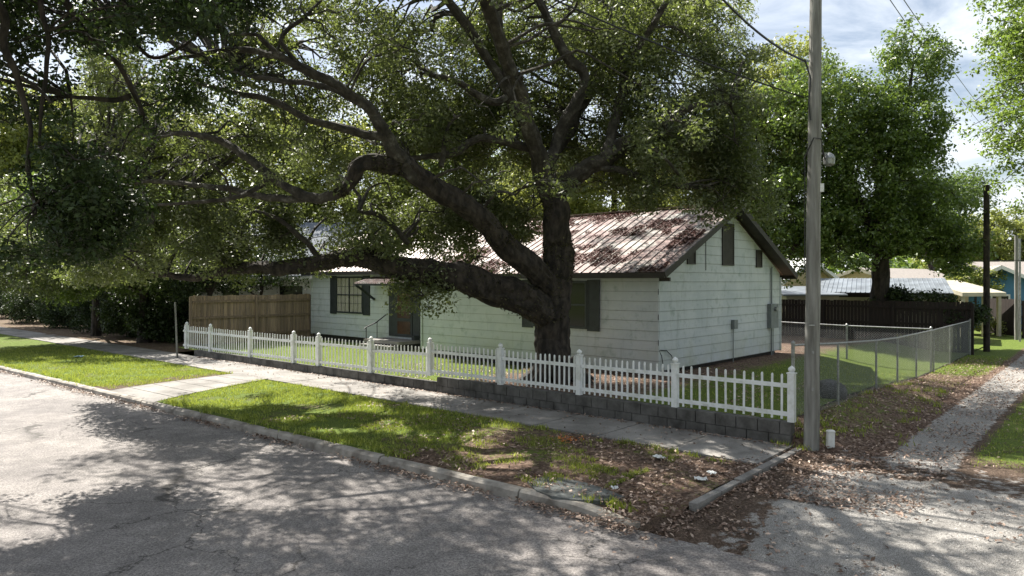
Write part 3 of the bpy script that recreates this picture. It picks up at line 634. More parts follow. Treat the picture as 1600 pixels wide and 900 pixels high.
# awning over the door
aw0, aw1 = col_a(652, WB - .6), col_a(566, WB - .6)
mb = MB(); ribbed(mb, aw0, aw1, lambda a: HP(a, WB - 1.0, 2.80), lambda a: HP(a, WB - .03, 3.06), pitch=.15); aw = hb(mb, 'awning', M_roof)
mb = MB()
for a in (aw0 + .08, aw1 - .08):
    mb.bar(HP(a, WB - .95, 2.72), HP(a, WB - .04, 2.12), .05, .09); mb.bar(HP(a, WB - 1.0, 2.73), HP(a, WB - .04, 2.98), .05, .07)
mb.bar(HP(aw0, WB - .98, 2.74), HP(aw1, WB - .98, 2.74), .05, .06); hb(mb, 'brace', M_shutter, aw)
# entry steps and handrail
mb = MB(); wall_box(mb, da - .05, db + .25, dz0 - .20, dz0 - .08, .02, 1.1, WB); wall_box(mb, da + .1, db + .1, dz0 - .38, dz0 - .24, 1.1, 1.45, WB); st = hb(mb, 'porch_step', M_conc)
mb = MB(); wall_box(mb, da, db + .2, .1, dz0 - .2, .1, 1.0, WB); hb(mb, 'step_base', M_found, st)
mb = MB(); a = db + .18
mb.tube([HP(a, WB - .05, dz0 + .85), HP(a, WB - .55, dz0 + .55), HP(a, WB - 1.05, dz0 + .38), HP(a, WB - 1.12, dz0 + .32)], .022, 6); mb.tube([HP(a, WB - 1.03, dz0 - .1), HP(a, WB - 1.03, dz0 + .38)], .02, 6); mb.tube([HP(a, WB - .5, dz0 - .1), HP(a, WB - .5, dz0 + .58)], .016, 6)
hb(mb, 'handrail', M_black)
mb = MB(); a = da + .02; wall_box(mb, a, a + .16, .2, dz0 + .1, .02, .3, WB); hb(mb, 'post', M_shutter)
fc = bpy.data.curves.new('house_number', 'FONT'); fc.body = '3204'; fc.size = .20; fc.extrude = .006; fc.materials.append(M_black); ft_ = bpy.data.objects.new('text', fc); COL.objects.link(ft_); bpy.context.view_layer.update(); me_ = bpy.data.meshes.new_from_object(ft_); bpy.data.objects.remove(ft_); fo2 = bpy.data.objects.new('house_number', me_); COL.objects.link(fo2)
fo2.parent = house; p_ = HP(col_a(665, 0), -.03, row_z(484, col_a(665, 0), 0)) - house.location; fo2.location = p_; fo2.rotation_euler = (R(90), 0, math.atan2(-HD.y, -HD.x))
# gable fittings
def gcol_b(px):
    k = (px - 800) / F; return (k * H0.y - H0.x) / (HN.x - k * HN.y)
def gbox(mb, b0, b1, z0, z1, d0, d1): q = [HP(-d1, b0), HP(-d0, b0), HP(-d0, b1), HP(-d1, b1)]; mb.hexa([p + Vector((0, 0, z0)) for p in q] + [p + Vector((0, 0, z1)) for p in q])
for x0, x1, yt, yb in ((1072, 1085, 384, 413), (1127, 1145, 349, 415), (1180, 1189, 391, 418)):
    b0, b1 = gcol_b(x0), gcol_b(x1); yy = HP(0, (b0 + b1) / 2).y; zt, zb = CZ - (yt - HOR) / F * yy, CZ - (yb - HOR) / F * yy
    mb = MB(); gbox(mb, b0, b1, zb, zt, .02, .03)
    for q in ((b0, b0 + .05), (b1 - .05, b1)): gbox(mb, *q, zb, zt, .03, .055)
    gbox(mb, b0 + .05, b1 - .05, zb, zb + .05, .03, .054); gbox(mb, b0 + .05, b1 - .05, zt - .05, zt, .03, .054)
    z = zb + .08
    while z < zt - .07: gbox(mb, b0 + .05, b1 - .05, z, z + .02, .03, .048); z += .06
    hb(mb, 'gable_vent', M_trim)
b0, b1 = gcol_b(1198), gcol_b(1209.5); yy = HP(0, b0).y; zr = lambda py: CZ - (py - HOR) / F * yy
mb = MB(); gbox(mb, b0, b1, zr(513), zr(475), .02, .16); mt = hb(mb, 'meter_box', M_box)
mb = MB(); c_ = HP(-.17, (b0 + b1) / 2, zr(483)); mb.tube([c_, c_ + Vector((go[0], go[1], 0)) * .07], .08, 12); hb(mb, 'meter_dial', M_gal, mt)
mb = MB(); bm_ = (b0 + b1) / 2 - .05; mb.tube([HP(-.06, bm_, zr(475)), HP(-.06, bm_, zr(420)), HP(-.08, bm_ + .02, zr(417))], .028, 8); hb(mb, 'conduit', M_box, mt); mb = MB(); mb.tube([HP(-.06, bm_, zr(513)), HP(-.06, bm_, .25)], .025, 8); mb.tube([HP(-.06, bm_ + .14, zr(513)), HP(-.06, bm_ + .14, .3)], .012, 6)
hb(mb, 'conduit', M_box, mt)
b0 = gcol_b(1141.5); yy = HP(0, b0).y
mb = MB(); gbox(mb, b0, b0 + .24, zr(514), zr(500), .02, .13); jb = hb(mb, 'outlet_box', M_box)
mb = MB(); mb.tube([HP(-.06, b0 + .06, zr(511)), HP(-.06, b0 + .06, .3)], .016, 6); hb(mb, 'conduit', M_box, jb)
mb = MB(); p_ = [HP(-.04, -.02, 3.0)] + [HP(-.04, -.03 + .02 * math.sin(z * 9), z) for z in np.linspace(2.8, 1.05, 9)] + [HP(-.05, .1, .9), HP(-.05, .22, .5), HP(-.05, .25, .35)]; mb.tube(p_, .012, 5); mb.tube([HP(-.04, -.02, 1.05), HP(-.05, .35, 1.02), HP(-.06, .62, .85), HP(-.07, .72, .6), HP(-.07, .75, .4)], .012, 5)
mb.tube([HP(-.03, .6, 3.15), HP(-.03, 2.6, 4.05)], .008, 4); mb.tube([HP(-.03, gcol_b(1101.5), 4.1), HP(-.03, gcol_b(1101.5), 3.2)], .01, 4)
hb(mb, 'wall_cable', M_cable)
# roof litter
pts = []
for _ in range(60000):
    a = random.uniform(-.3, LA); t = random.random(); b_ = -.38 + t * (RB + .35); p = HP(a, b_)
    if mnoise.noise(Vector((a * .55, b_ * .9, 2))) + .6 * mnoise.noise(Vector((a * 2.2, b_ * 2.6, 5))) < random.uniform(.02, .30): continue
    pts.append((p.x, p.y, EZ + .075 + sl * (b_ + .42)))
o = litter('roof_leaves', pts, 'reddish leaf litter lying on the cottage roof', .065, M_rooflit); o['category'] = 'leaves'
# ================================================================ TREES
def limb(mb, spec, n=5, sides=10, wob=.16, pts_out=None):
    c = cr([(P(x, y, Z), r * (.9 if len(spec) < 12 else .95)) for x, y, Z, r in spec], n); pp = []
    for k, (p, r) in enumerate(c):
        j = Vector((mnoise.noise(p * 1.1), mnoise.noise(p * 1.1 + Vector((9, 0, 0))), mnoise.noise(p * 1.1 + Vector((0, 9, 0))))) * min(.12, r * .8); pp.append(p + j + Vector((mnoise.noise(p * 3.3), mnoise.noise(p * 3.3 + Vector((5, 0, 0))), mnoise.noise(p * 3.3 + Vector((0, 5, 0))))) * min(.06, r * .5))
    mb.tube(pp, [r for p, r in c], sides, True, wob)
    if pts_out is not None: pts_out += pp[max(2, len(pp) // 6):]
    return pp
oak = empty('live_oak', 'huge spreading live oak with dark trunk and long low limbs in front of the cottage', 'tree'); oak.location = P(870, 600, 17.8)
LPs = []; tr = MB(); lm_ = MB()
limb(tr, [(874, 606, 17.8, .78), (872, 590, 17.8, .62), (868, 555, 17.8, .50), (861, 500, 17.8, .475), (862, 450, 17.8, .50), (870, 400, 17.8, .42), (871, 360, 17.8, .37), (868, 320, 17.8, .36), (862, 290, 17.8, .33), (850, 262, 17.8, .22)], 14, 44, .16)
for k in range(7):      # root flare
    a = k * .9 + .3; b_ = P(872, 597, 17.8); d = Vector((math.cos(a), math.sin(a), 0)); tr.tube([b_ + d * .25 + Vector((0, 0, .45)), b_ + d * .62 + Vector((0, 0, .12)), b_ + d * 1.05 - Vector((0, 0, .08))], [.26, .2, .09], 8, True, .15)
limb(tr, [(858, 500, 17.7, .34), (835, 478, 17.5, .40), (795, 456, 17.3, .40), (735, 441, 17.0, .39), (670, 424, 16.9, .33), (600, 412, 16.8, .27), (550, 408, 16.8, .22), (500, 412, 16.8, .19), (430, 418, 16.9, .17), (370, 423, 17.1, .13), (300, 432, 17.4, .09), (230, 428, 17.8, .06)], 12, 32, .26, LPs)
limb(tr, [(866, 450, 17.7, .33), (835, 420, 17.4, .34), (800, 390, 17, .32), (762, 350, 16.6, .30), (720, 316, 16.2, .28), (680, 290, 15.8, .26), (640, 268, 15.4, .24), (600, 256, 15.2, .215), (568, 262, 15.1, .19), (548, 288, 15.1, .16), (528, 304, 15.1, .13)], 12, 32, .24, LPs)
MV = np.array(tr.v); tr.build('trunk', M_bark, oak)
sel = rng.integers(0, len(MV), 26000); cc_ = MV[sel]; keep = np.array([mnoise.noise(Vector(c_) * 1.1) > -.12 and c_[2] > 1.9 for c_ in cc_]); cc_ = cc_[keep] + rng.normal(size=(keep.sum(), 3)) * .02
nn_ = rng.normal(size=cc_.shape); nn_ /= np.linalg.norm(nn_, axis=1, keepdims=True)
M_moss = leafmat('moss_fern', (.020, .017, .010), (.045, .040, .020), (.09, .085, .045), (.08, .1, .02), .15, .8, .2)
leaf_mesh('moss', cc_, nn_, .055 * (.5 + rng.random(len(cc_))), M_moss, oak)
L3 = [[(658, 284, 15.5, .15), (640, 270, 15.35, .19), (620, 240, 15.1, .17), (598, 195, 14.9, .15), (560, 160, 14.7, .13), (520, 130, 14.5, .11), (470, 106, 14.3, .10), (430, 90, 14.2, .085), (380, 78, 14.0, .07), (320, 84, 13.8, .05), (250, 95, 13.6, .03)],
      [(605, 215, 14.95, .10), (560, 207, 14.9, .10), (500, 192, 14.7, .085), (450, 170, 14.4, .08), (400, 150, 14.2, .07), (340, 138, 14, .05), (270, 120, 13.8, .03)],
      [(565, 165, 14.7, .08), (520, 142, 14.9, .08), (470, 128, 15.2, .07), (420, 124, 15.5, .06), (350, 110, 15.9, .035)],
      [(475, 108, 14.3, .06), (440, 60, 14.2, .05), (480, 25, 14.2, .04)], [(440, 92, 14.2, .06), (410, 62, 14, .05), (400, 55, 14, .04), (350, 55, 13.8, .03)],
      [(535, 300, 15.1, .13), (490, 312, 15.3, .12), (450, 296, 15.4, .11), (400, 258, 15.5, .10), (350, 224, 15.6, .08), (290, 208, 15.7, .06), (240, 215, 15.8, .03)],
      [(500, 312, 15.3, .10), (440, 310, 15.6, .09), (360, 296, 16, .08), (290, 286, 16.3, .07), (220, 284, 16.5, .05), (150, 300, 16.6, .03)],
      [(420, 275, 15.5, .08), (395, 300, 15.2, .06), (330, 315, 15, .05), (240, 320, 15, .03)],
      [(862, 310, 17.8, .26), (895, 285, 17.7, .28), (940, 252, 17.5, .24), (985, 222, 17.3, .2), (1040, 190, 17.0, .14), (1090, 168, 16.8, .09), (1140, 160, 16.6, .05)],
      [(868, 330, 17.8, .25), (852, 290, 17.6, .26), (838, 250, 17.3, .23), (828, 200, 17, .19), (802, 150, 16.8, .16), (790, 100, 16.6, .14), (780, 40, 16.4, .11), (788, -60, 16.2, .07)],
      [(845, 270, 17.5, .18), (880, 200, 17.6, .16), (912, 125, 17.6, .15), (885, 80, 17.5, .14), (850, 20, 17.3, .12), (830, -50, 17, .08)],
      [(935, 258, 17.5, .16), (962, 190, 17.8, .15), (975, 110, 18, .13), (958, 50, 18.2, .11), (940, -30, 18.3, .07)],
      [(925, 262, 17.5, .10), (980, 268, 17.2, .09), (1020, 282, 17, .07), (1060, 292, 16.8, .04)], [(1020, 282, 17, .05), (1040, 200, 17, .04), (1080, 190, 17, .03)],
      [(800, 150, 16.8, .10), (770, 160, 16.6, .10), (720, 130, 16.4, .08), (680, 118, 16.2, .06)], [(835, 235, 17.2, .12), (760, 215, 17, .11), (700, 240, 16.8, .09), (640, 245, 16.6, .05)],
      [(850, 280, 17.8, .2), (900, 180, 19.5, .18), (960, 60, 21, .14), (1000, -60, 22.5, .09), (1020, -160, 24, .05)], [(850, 280, 17.6, .2), (800, 120, 15.5, .17), (740, -60, 13.5, .14), (680, -260, 11.8, .1), (620, -450, 10.4, .06)],
      [(800, 150, 16.8, .12), (700, 0, 16, .11), (560, -120, 15, .09), (400, -200, 14, .06), (250, -230, 13.4, .04)], [(975, 110, 18, .1), (1060, -20, 17, .09), (1150, -120, 16, .06)],
      [(640, 380, 16.8, .08), (600, 340, 16.6, .07), (560, 330, 16.6, .05)], [(500, 405, 16.8, .08), (470, 370, 16.6, .07), (430, 340, 16.4, .05), (400, 330, 16.4, .03)], [(690, 260, 16.5, .07), (700, 200, 16.6, .05), (720, 180, 16.6, .03)],
      [(240, 330, 15.3, .04), (235, 350, 15.3, .05), (225, 300, 15.4, .05)]]
for s_ in L3: limb(lm_, s_, 7, 10, .3, LPs)
def boxc(x0, x1, y0, y1, Z0, Z1, n, holes=(), lo=-.22, hi=.06):
    out = []
    while n > 0:
        x, y, Z = random.uniform(x0, x1), random.uniform(y0, y1), random.uniform(Z0, Z1); n -= 1
        if any((x - hx) ** 2 / rx ** 2 + (y - hy) ** 2 / ry ** 2 < 1 for hx, hy, rx, ry in holes): continue
        q = P(x, y, Z)
        if mnoise.noise(q * .5) < random.uniform(lo, hi): continue    # clumpy, with gaps
        out.append(q)
    return out
HO = [(560, 60, 20, 12), (430, 40, 22, 12), (350, 130, 25, 14), (250, 170, 25, 20), (840, 150, 12, 22), (920, 290, 20, 14), (665, 5, 85, 22), (880, 8, 20, 20), (820, 110, 22, 40), (1170, 30, 60, 60)]
cl = boxc(880, 1160, -20, 300, 17.4, 21, 1350, HO) + boxc(700, 900, -20, 300, 17.6, 21, 800, HO) + boxc(400, 720, 0, 235, 15.6, 20, 780, HO) + boxc(130, 430, 20, 250, 15.8, 20, 380, HO)
cl += boxc(270, 620, 300, 400, 16, 19.5, 640, [(730, 370, 55, 40)]) + boxc(600, 860, 290, 385, 17.6, 19.5, 210, [(735, 375, 60, 38)]) + boxc(100, 350, 260, 440, 16.4, 19.5, 480) + boxc(300, 470, 385, 440, 17.2, 19.5, 110) + boxc(990, 1175, 190, 325, 16, 18, 300) + boxc(1080, 1215, 80, 345, 16.5, 19, 170)
cl += boxc(250, 1100, 0, 300, 13.6, 15.2, 90, HO) + boxc(380, 700, 225, 330, 17, 21, 200) + boxc(625, 700, 430, 480, 16.6, 17.0, 30) + boxc(610, 690, 375, 400, 16.6, 17.4, 24) + boxc(690, 830, 395, 430, 17, 18, 12) + boxc(880, 930, 375, 420, 17.5, 18, 18)
cl += boxc(760, 1180, 0, 170, 21, 27, 620) + boxc(360, 520, 335, 415, 16.8, 19, 150) + boxc(620, 740, 340, 400, 17.8, 19.5, 60)
cl += boxc(130, 740, 0, 265, 19, 24, 330) + boxc(600, 880, 30, 240, 18, 21.5, 360, (), -.4, -.1) + boxc(330, 620, 20, 260, 16, 20, 260, (), -.4, -.1) + boxc(330, 520, 325, 425, 16.8, 19.5, 240, (), -.5, -.2) + boxc(600, 850, 300, 372, 17.8, 19.5, 150, (), -.4, -.1) + boxc(615, 700, 425, 482, 16.5, 17.0, 40, (), -.6, -.3)
top = []      # the crown above the frame: casts the dapple on verge and road
for _ in range(3900):
    x, y, z = random.uniform(-12, 9), random.uniform(9.5, 29), random.uniform(8, 13.5)
    if ((x + 1) / 11) ** 2 + ((y - 19) / 9.8) ** 2 + ((z - 8) / 5.5) ** 2 > 1: continue
    q = Vector((x, y, z))
    if PX(q)[1] > -15 or mnoise.noise(q * Vector((.3, .3, .15)).to_tuple()[0]) < random.uniform(.10, .22): continue
    top.append(q)
for _ in range(1200):  # extra unseen clumps, added where their shade lands on sidewalk, road and apron
    u, v, z = random.uniform(1, 15), random.choice([random.uniform(-1.7, 0), random.uniform(-9, -5)]), random.uniform(8, 12.5)
    if random.random() < .3: u, v = random.uniform(-5, 0), random.uniform(-5, 0)
    q = UV(u, v) + sv * (z / sv.z)
    if PX(q)[1] > -15 or mnoise.noise(q * .45) < random.uniform(-.1, .2): continue
    if ((q.x + 1) / 12) ** 2 + ((q.y - 18) / 10) ** 2 > 1: continue
    top.append(q)
def sunspot(q, th):      # picks clumps to drop, cutting gaps that let sun patches onto the verge
    p = q - sv * (q.z / sv.z); u, v = toUV(p.x, p.y)
    return 2.5 < u < 20 and -5 < v < -1.9 and mnoise.noise(Vector((p.x * .75, p.y * .75, 1))) > th
top = [q for q in top if not sunspot(q, -.3)]; cl = [q for q in cl if not sunspot(q, -.04)]
print('oak clumps', len(cl), len(top))
twigs(lm_, cl + top, LPs, 1.4, .034, .011); lm_.build('limbs', M_limb, oak)
C, Nr, Ln, rv = clump_leaves(cl, .40, 84, .095); C2, N2, L2, r2 = clump_leaves(top, .6, 90, .13)
leaf_mesh('crown', np.vstack([C, C2]), np.vstack([Nr, N2]), np.concatenate([Ln, L2]), M_oak, oak, np.concatenate([rv, r2]), .48)
for o_ in oak.children: o_.matrix_parent_inverse = oak.matrix_world.inverted() ; o_.location = -oak.location if False else (0, 0, 0)
bpy.context.view_layer.update()
for o_ in oak.children: o_.matrix_parent_inverse = oak.matrix_world.inverted()
# near tree whose boughs hang in from the left
lt = empty('overhanging_tree', 'dark shaded tree hanging its boughs into the picture at the upper left near the street', 'tree')
LPl = []; tm = MB(); base = Vector((-9.2, 9.2, -.05))
tm.tube([base, base + Vector((.1, .1, 2)), base + Vector((.3, .2, 4.5)), base + Vector((.9, .4, 7.2)), base + Vector((1.2, .6, 10))], [.42, .34, .3, .25, .12], 14, True, .15); tm.build('trunk', M_bark, lt)
tm = MB()
limb(tm, [(-160, 150, 9.4, .16), (-60, 20, 9.7, .11), (0, 15, 10, .07), (8, 70, 10.1, .06), (26, 110, 10.2, .055), (34, 150, 10.3, .045), (45, 200, 10.3, .035), (42, 260, 10.4, .04), (55, 320, 10.4, .02)], 5, 8, .1, LPl)
limb(tm, [(60, -30, 10.4, .045), (66, 20, 10.4, .045), (76, 70, 10.5, .04), (72, 120, 10.5, .035), (64, 165, 10.5, .03), (60, 230, 10.5, .02)], 5, 7, .1, LPl)
limb(tm, [(-60, 20, 9.7, .11), (60, -30, 10.4, .08), (120, 30, 11, .055), (150, 70, 11.3, .05), (185, 100, 11.6, .045), (205, 140, 11.8, .035), (225, 180, 12, .03)], 5, 8, .1, LPl)
limb(tm, [(60, -30, 10.4, .06), (180, -10, 11.2, .05), (210, 60, 12, .045), (240, 90, 12.2, .035), (290, 70, 12.4, .03), (340, 30, 12.6, .03)], 5, 7, .1, LPl)
limb(tm, [(205, 150, 11.9, .05), (180, 158, 11.8, .05), (140, 155, 11.6, .04), (110, 152, 11.5, .03)], 5, 6, .1, LPl)
limb(tm, [(34, 120, 10.2, .03), (60, 138, 10.2, .03), (80, 160, 10.2, .02)], 5, 6, .1, LPl)
def ellc(cx, cy, rx, ry, Z0, Z1, n):
    out = []
    for q in boxc(cx - rx, cx + rx, cy - ry, cy + ry, Z0, Z1, n, (), -.32, .02):
        x, y = PX(q)
        if ((x - cx) / rx) ** 2 + ((y - cy) / ry) ** 2 < 1: out.append(q)
    return out
cl = ellc(50, 225, 75, 75, 10, 12, 170) + ellc(95, 290, 75, 75, 9.8, 12, 230) + ellc(40, 350, 90, 60, 9.8, 12, 190) + ellc(125, 370, 50, 40, 10.4, 12, 60) + ellc(235, 225, 40, 60, 11.6, 12.6, 60) + ellc(150, -10, 200, 85, 9.8, 12.8, 480) + ellc(20, 110, 90, 110, 9.8, 12, 130) + ellc(150, 330, 70, 60, 11, 12.6, 160) + ellc(300, 140, 70, 60, 12, 13, 40) + ellc(350, 0, 90, 50, 11, 13, 80)
topl = []
for _ in range(900):
    q = Vector((random.uniform(-16, -2.5), random.uniform(6.0, 15.5), random.uniform(6.5, 12)))
    if q.y > 2 and (PX(q)[1] > -20 and PX(q)[0] > -40): continue
    if mnoise.noise(q * .4) < random.uniform(-.2, .35): continue
    topl.append(q)
twigs(tm, cl + topl, LPl, 1.1, .02, .008); tm.build('limbs', M_bark, lt)
C, Nr, Ln, rv = clump_leaves(cl, .34, 70, .085); C2, N2, L2, r2 = clump_leaves(topl, .5, 60, .11)
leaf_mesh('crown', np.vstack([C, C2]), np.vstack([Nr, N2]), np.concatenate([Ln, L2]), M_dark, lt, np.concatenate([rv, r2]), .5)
def tree(label, x, y, h, trunk_h, lobes, n, leaf, mat, per=55, cr_=.7, tr_r=.3, name='broadleaf_tree', group=None, lean=(0, 0), z0=0., thr=(-.5, .15), cat='tree'):
    """lobes: list of (dx,dy,z,rx,ry,rz) ellipsoids"""
    e = empty(name, label, cat, group); e.location = (x, y, z0); tb = MB(); LP = []
    pts = [Vector((x, y, z0 - .2)), Vector((x + lean[0] * .3, y + lean[1] * .3, z0 + trunk_h * .5)), Vector((x + lean[0], y + lean[1], z0 + trunk_h)), Vector((x + lean[0] * 1.3, y + lean[1] * 1.3, z0 + h * .8))]
    c = cr([(pts[0], tr_r * 1.4), (pts[1], tr_r), (pts[2], tr_r * .8), (pts[3], tr_r * .25)], 5); tb.tube([p for p, r in c], [r for p, r in c], 12, True, .15); LP += [p for p, r in c][9:]
    cen = []; vols = [l[3] * l[4] * l[5] for l in lobes]; tot = sum(vols)
    for l, vv in zip(lobes, vols):
        lc = Vector((x + l[0], y + l[1], z0 + l[2])); q = min(LP, key=lambda p: (p - lc).length); q2 = pts[2] if lc.z > pts[2].z else q
        mid = q2.lerp(lc, .5) + Vector((random.uniform(-.3, .3), random.uniform(-.3, .3), random.uniform(0, .5)))
        cc = cr([(q2, tr_r * .5), (mid, tr_r * .35), (lc, tr_r * .12)], 4); tb.tube([p for p, r in cc], [r for p, r in cc], 7, True, .1); LP += [p for p, r in cc][3:]
        k = int(n * vv / tot)
        for _ in range(k):
            d = Vector((random.gauss(0, 1), random.gauss(0, 1), random.gauss(0, 1))).normalized() * (random.uniform(.25, 1.08) ** .55)
            p = lc + Vector((d.x * l[3], d.y * l[4], d.z * l[5]))
            if p.z < z0 + .15 or mnoise.noise(p * (.9 / max(.8, cr_))) < random.uniform(*thr): continue
            cen.append(p)
    twigs(tb, cen, LP, 2.2 * cr_, .045 * cr_, .018 * cr_); l0 = e.location
    def loc(mbx): mbx.v = [(a - l0.x, b - l0.y, c - l0.z) for a, b, c in mbx.v]; return mbx
    loc(tb).build('trunk', M_bark, e)
    if cen:
        C, Nr, Ln, rv = clump_leaves(cen, cr_, per, leaf); leaf_mesh('crown', C - np.array(l0[:]), Nr, Ln, mat, e, rv, .55)
    return e
def W(px, Z): return (px - 800) / F * Z
# second oak, beyond the side yard
Z = 31; x = W(1376, Z)
tree('large green oak with a dark trunk behind the side yard, right of the utility pole', x, Z, 12, 3.9,
     [(-.2, 0, 7.6, 2.9, 2.6, 2.7), (1.2, -.4, 12.3, 1.5, 1.5, 1.9), (-2.9, -.5, 10.2, 2.3, 2.2, 2.3), (-3.6, 0, 6.2, 2.2, 2.2, 2.4), (1.9, 0, 5.8, 1.9, 2, 1.7), (.4, -.5, 9.6, 2.1, 2, 2), (-5, 1, 9, 1.5, 1.7, 2.6), (3.0, -.4, 4.6, 1.3, 1.5, 1.0), (-3.2, -.3, 5.1, 2.0, 1.6, 1.3), (-.6, -.8, 5.3, 2.2, 1.4, 1.2), (1.5, -.3, 5.0, 1.9, 1.6, 1.2), (-4.2, -.5, 3.9, 1.3, 1.2, 1.0), (2.9, -.6, 3.9, 1.3, 1.2, .8), (-1.8, -.8, 4.0, 1.3, 1.0, .7)], 2500, .15, M_mid, 62, .55, .42, 'live_oak', thr=(-.42, .1))
# tree at the right edge, beside the alley
tree('bright green tree overhanging the alley at the right edge of the photo', 20.2, 24, 13, 4.0,
     [(-1.6, 0, 9.0, 2.7, 2.4, 3.4), (-2.1, -.3, 12, 2.3, 2.2, 2.2), (0, 0, 11, 3, 3, 4), (-.9, .2, 6.3, 1.8, 1.8, 1.7), (2, 0, 8, 3, 3, 3), (-2.9, -.5, 10.9, 1.0, 1.3, .9)], 1500, .125, M_fresh, 62, .5, .35, 'broadleaf_tree', thr=(-.5, .1))
# background trees (label, column, Z, h, crown...)
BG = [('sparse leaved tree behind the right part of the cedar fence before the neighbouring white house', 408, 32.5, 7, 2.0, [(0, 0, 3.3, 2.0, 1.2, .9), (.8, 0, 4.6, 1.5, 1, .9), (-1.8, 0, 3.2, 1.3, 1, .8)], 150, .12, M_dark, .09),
      ('slender pale tree standing alone beyond the carport between the oak and the alley pole', 1455, 52, 12, 3.5, [(0, 0, 8.0, 2.2, 2, 2.6), (2.8, 0, 9.5, 2.0, 2, 1.8), (-1.2, 0, 10.5, 1.6, 1.6, 1.4)], 285, .2, M_mid, .2),
      ('rounded bright tree behind the blue gabled house', 1560, 62, 9, 2.2, [(0, 0, 6.0, 5.2, 3, 3.2), (-4, 0, 5.0, 3.4, 2, 2.6)], 627, .24, M_bright, .3),
      ('tall green tree rising behind the cottage roof, left of the utility pole', 1195, 34, 12, 4, [(0, 0, 9.6, 3.2, 2.6, 3.6), (1.4, 0, 13.0, 1.8, 1.5, 1.8), (-3.0, 0, 7.5, 2.6, 2.4, 2.6), (-1, 0, 5.2, 3.2, 2, 1.8)], 1064, .16, M_bright, .35),
      ('sunlit tree showing over the middle of the cottage ridge', 960, 38, 11, 4, [(0, 0, 7.0, 3.6, 2.6, 3.2), (-3.4, 0, 7.6, 2.8, 2.6, 3), (3.2, 0, 8, 2.8, 2.4, 3)], 912, .19, M_bright, .35),
      ('tall tree beyond the cottage seen through the centre of the oak', 740, 44, 14, 4, [(0, 0, 8.5, 4.2, 3, 4), (-3.4, 0, 11.8, 3.2, 2.6, 2.6), (4, 0, 7.5, 3, 3, 4)], 798, .22, M_mid, .35),
      ('broad yellow green tree beyond the wooden fence, seen through the arching limb', 545, 42, 13, 3.6, [(0, 0, 8.6, 4.5, 3, 4.0), (-3.6, 0, 6.4, 3.2, 3, 3.0), (3.4, 0, 6.8, 3.4, 3, 3.2)], 988, .22, M_bright, .35),
      ('yellow green tree with a wide crown behind the neighbouring house', 340, 44, 15, 3.6, [(0, 0, 8.6, 5, 3, 4.4), (-4, 0, 11, 4, 3, 3.6), (3.6, 0, 11.5, 3.4, 3, 2.6)], 1178, .24, M_bright, .4),
      ('pale lit tree farthest along the street at the left', 110, 46, 16, 3.4, [(-3.5, 0, 13, 3.6, 3, 3), (0, 0, 9.5, 5.5, 3, 4.6), (-5, 0, 9, 4.4, 3, 5), (3, 0, 13.5, 4, 3, 2.6)], 1216, .24, M_bright, .4),
      ('low dark tree filling the gap behind the wooden fence corner', 225, 33, 8, 2.2, [(0, 0, 4.6, 3.2, 2.6, 2.6), (-3.6, 0, 5.0, 3, 2.4, 3)], 798, .16, M_mid, .25),
      ('twiggy dark tree rising just behind the left part of the cedar fence', 328, 31, 6, 2.2, [(0, 0, 3.9, 1.3, 1.2, 1.3), (-1.2, 0, 3.3, 1.2, 1, 1.2), (1.4, 0, 3.6, 1.0, 1, .6)], 200, .12, M_dark, .12)]
for lb, px, Z, h, th, lobes, n, leaf, mat, tr_r in BG:
    tree(lb, W(px, Z), Z, h, th, lobes, n, leaf, mat, 52, .62 if Z > 30 else .42, tr_r, thr=(-.75, -.1), group='background trees' if Z > 28 else None)
for lb, x, y in (('added unseen tree behind the left of the camera, screening skylight', -9, -7), ('added unseen tree straight behind the camera, screening skylight', 1.5, -8), ('added unseen tree beyond the right edge of the frame, screening skylight', 17.5, 7), ('added unseen tree to the right of the camera, screening skylight', 14, -2)):  # unseen trees added to cut the skylight on the cottage walls
    tree(lb, x, y, 13, 3.5, [(0, 0, 8, 5, 4, 3.5), (-2, 1, 11, 4, 3, 2.5), (3, 0, 10, 3, 3, 3)], 420, .26, M_mid, 40, .85, .35, group='unseen trees added to screen skylight', thr=(-.75, -.1))
# far wood closing the horizon
cen = []
for _ in range(2600):
    a = random.uniform(-62, 50); d = random.uniform(75, 100); cen.append((d * math.sin(R(a)), d * math.cos(R(a)), random.uniform(.5, 6.5 + 2.4 * mnoise.noise(Vector((a * .18, 2, 0)))) ))
C, Nr, Ln, rv = clump_leaves(cen, 2.0, 22, .7); o = leaf_mesh('far_woods', C, Nr, Ln, M_mid, None, rv, .6); tag(o, 'distant line of green woods closing the horizon', 'woods', kind='stuff')
# shrubs at the left behind the sidewalk
SHR = [('dense dark evergreen shrub beside the left end of the picket fence', 262, 1.2, 1.7, 3.0), ('tall dark shrub second from the picket fence end', 215, 1.3, 1.9, 3.3), ('dark shrub third from the picket fence end with thin stems', 168, 1.4, 2.0, 3.4), ('wide dark shrub fourth from the picket fence end', 120, 1.5, 2.3, 3.5), ('dark shrub fifth from the picket fence end under the drooping branches', 72, 1.8, 2.6, 3.6), ('dark shrub sixth from the picket fence end, before the far left edge', 25, 2.2, 3.0, 3.8), ('dark shrub cut by the far left edge of the photo beyond the sidewalk', -30, 2.6, 3.4, 4)]
def lineZ(px, v): k = (px - 800) / F; return (v + 12.48) / (k * .655 + .756)
for lb, px, v, rr, h in SHR:
    Z = lineZ(px, v + rr * .6)
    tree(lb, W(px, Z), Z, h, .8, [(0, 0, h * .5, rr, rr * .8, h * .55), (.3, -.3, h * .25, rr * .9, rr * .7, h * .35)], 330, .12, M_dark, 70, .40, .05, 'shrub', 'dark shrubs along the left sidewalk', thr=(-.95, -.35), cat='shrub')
Z = 37.; x0 = W(150, Z)
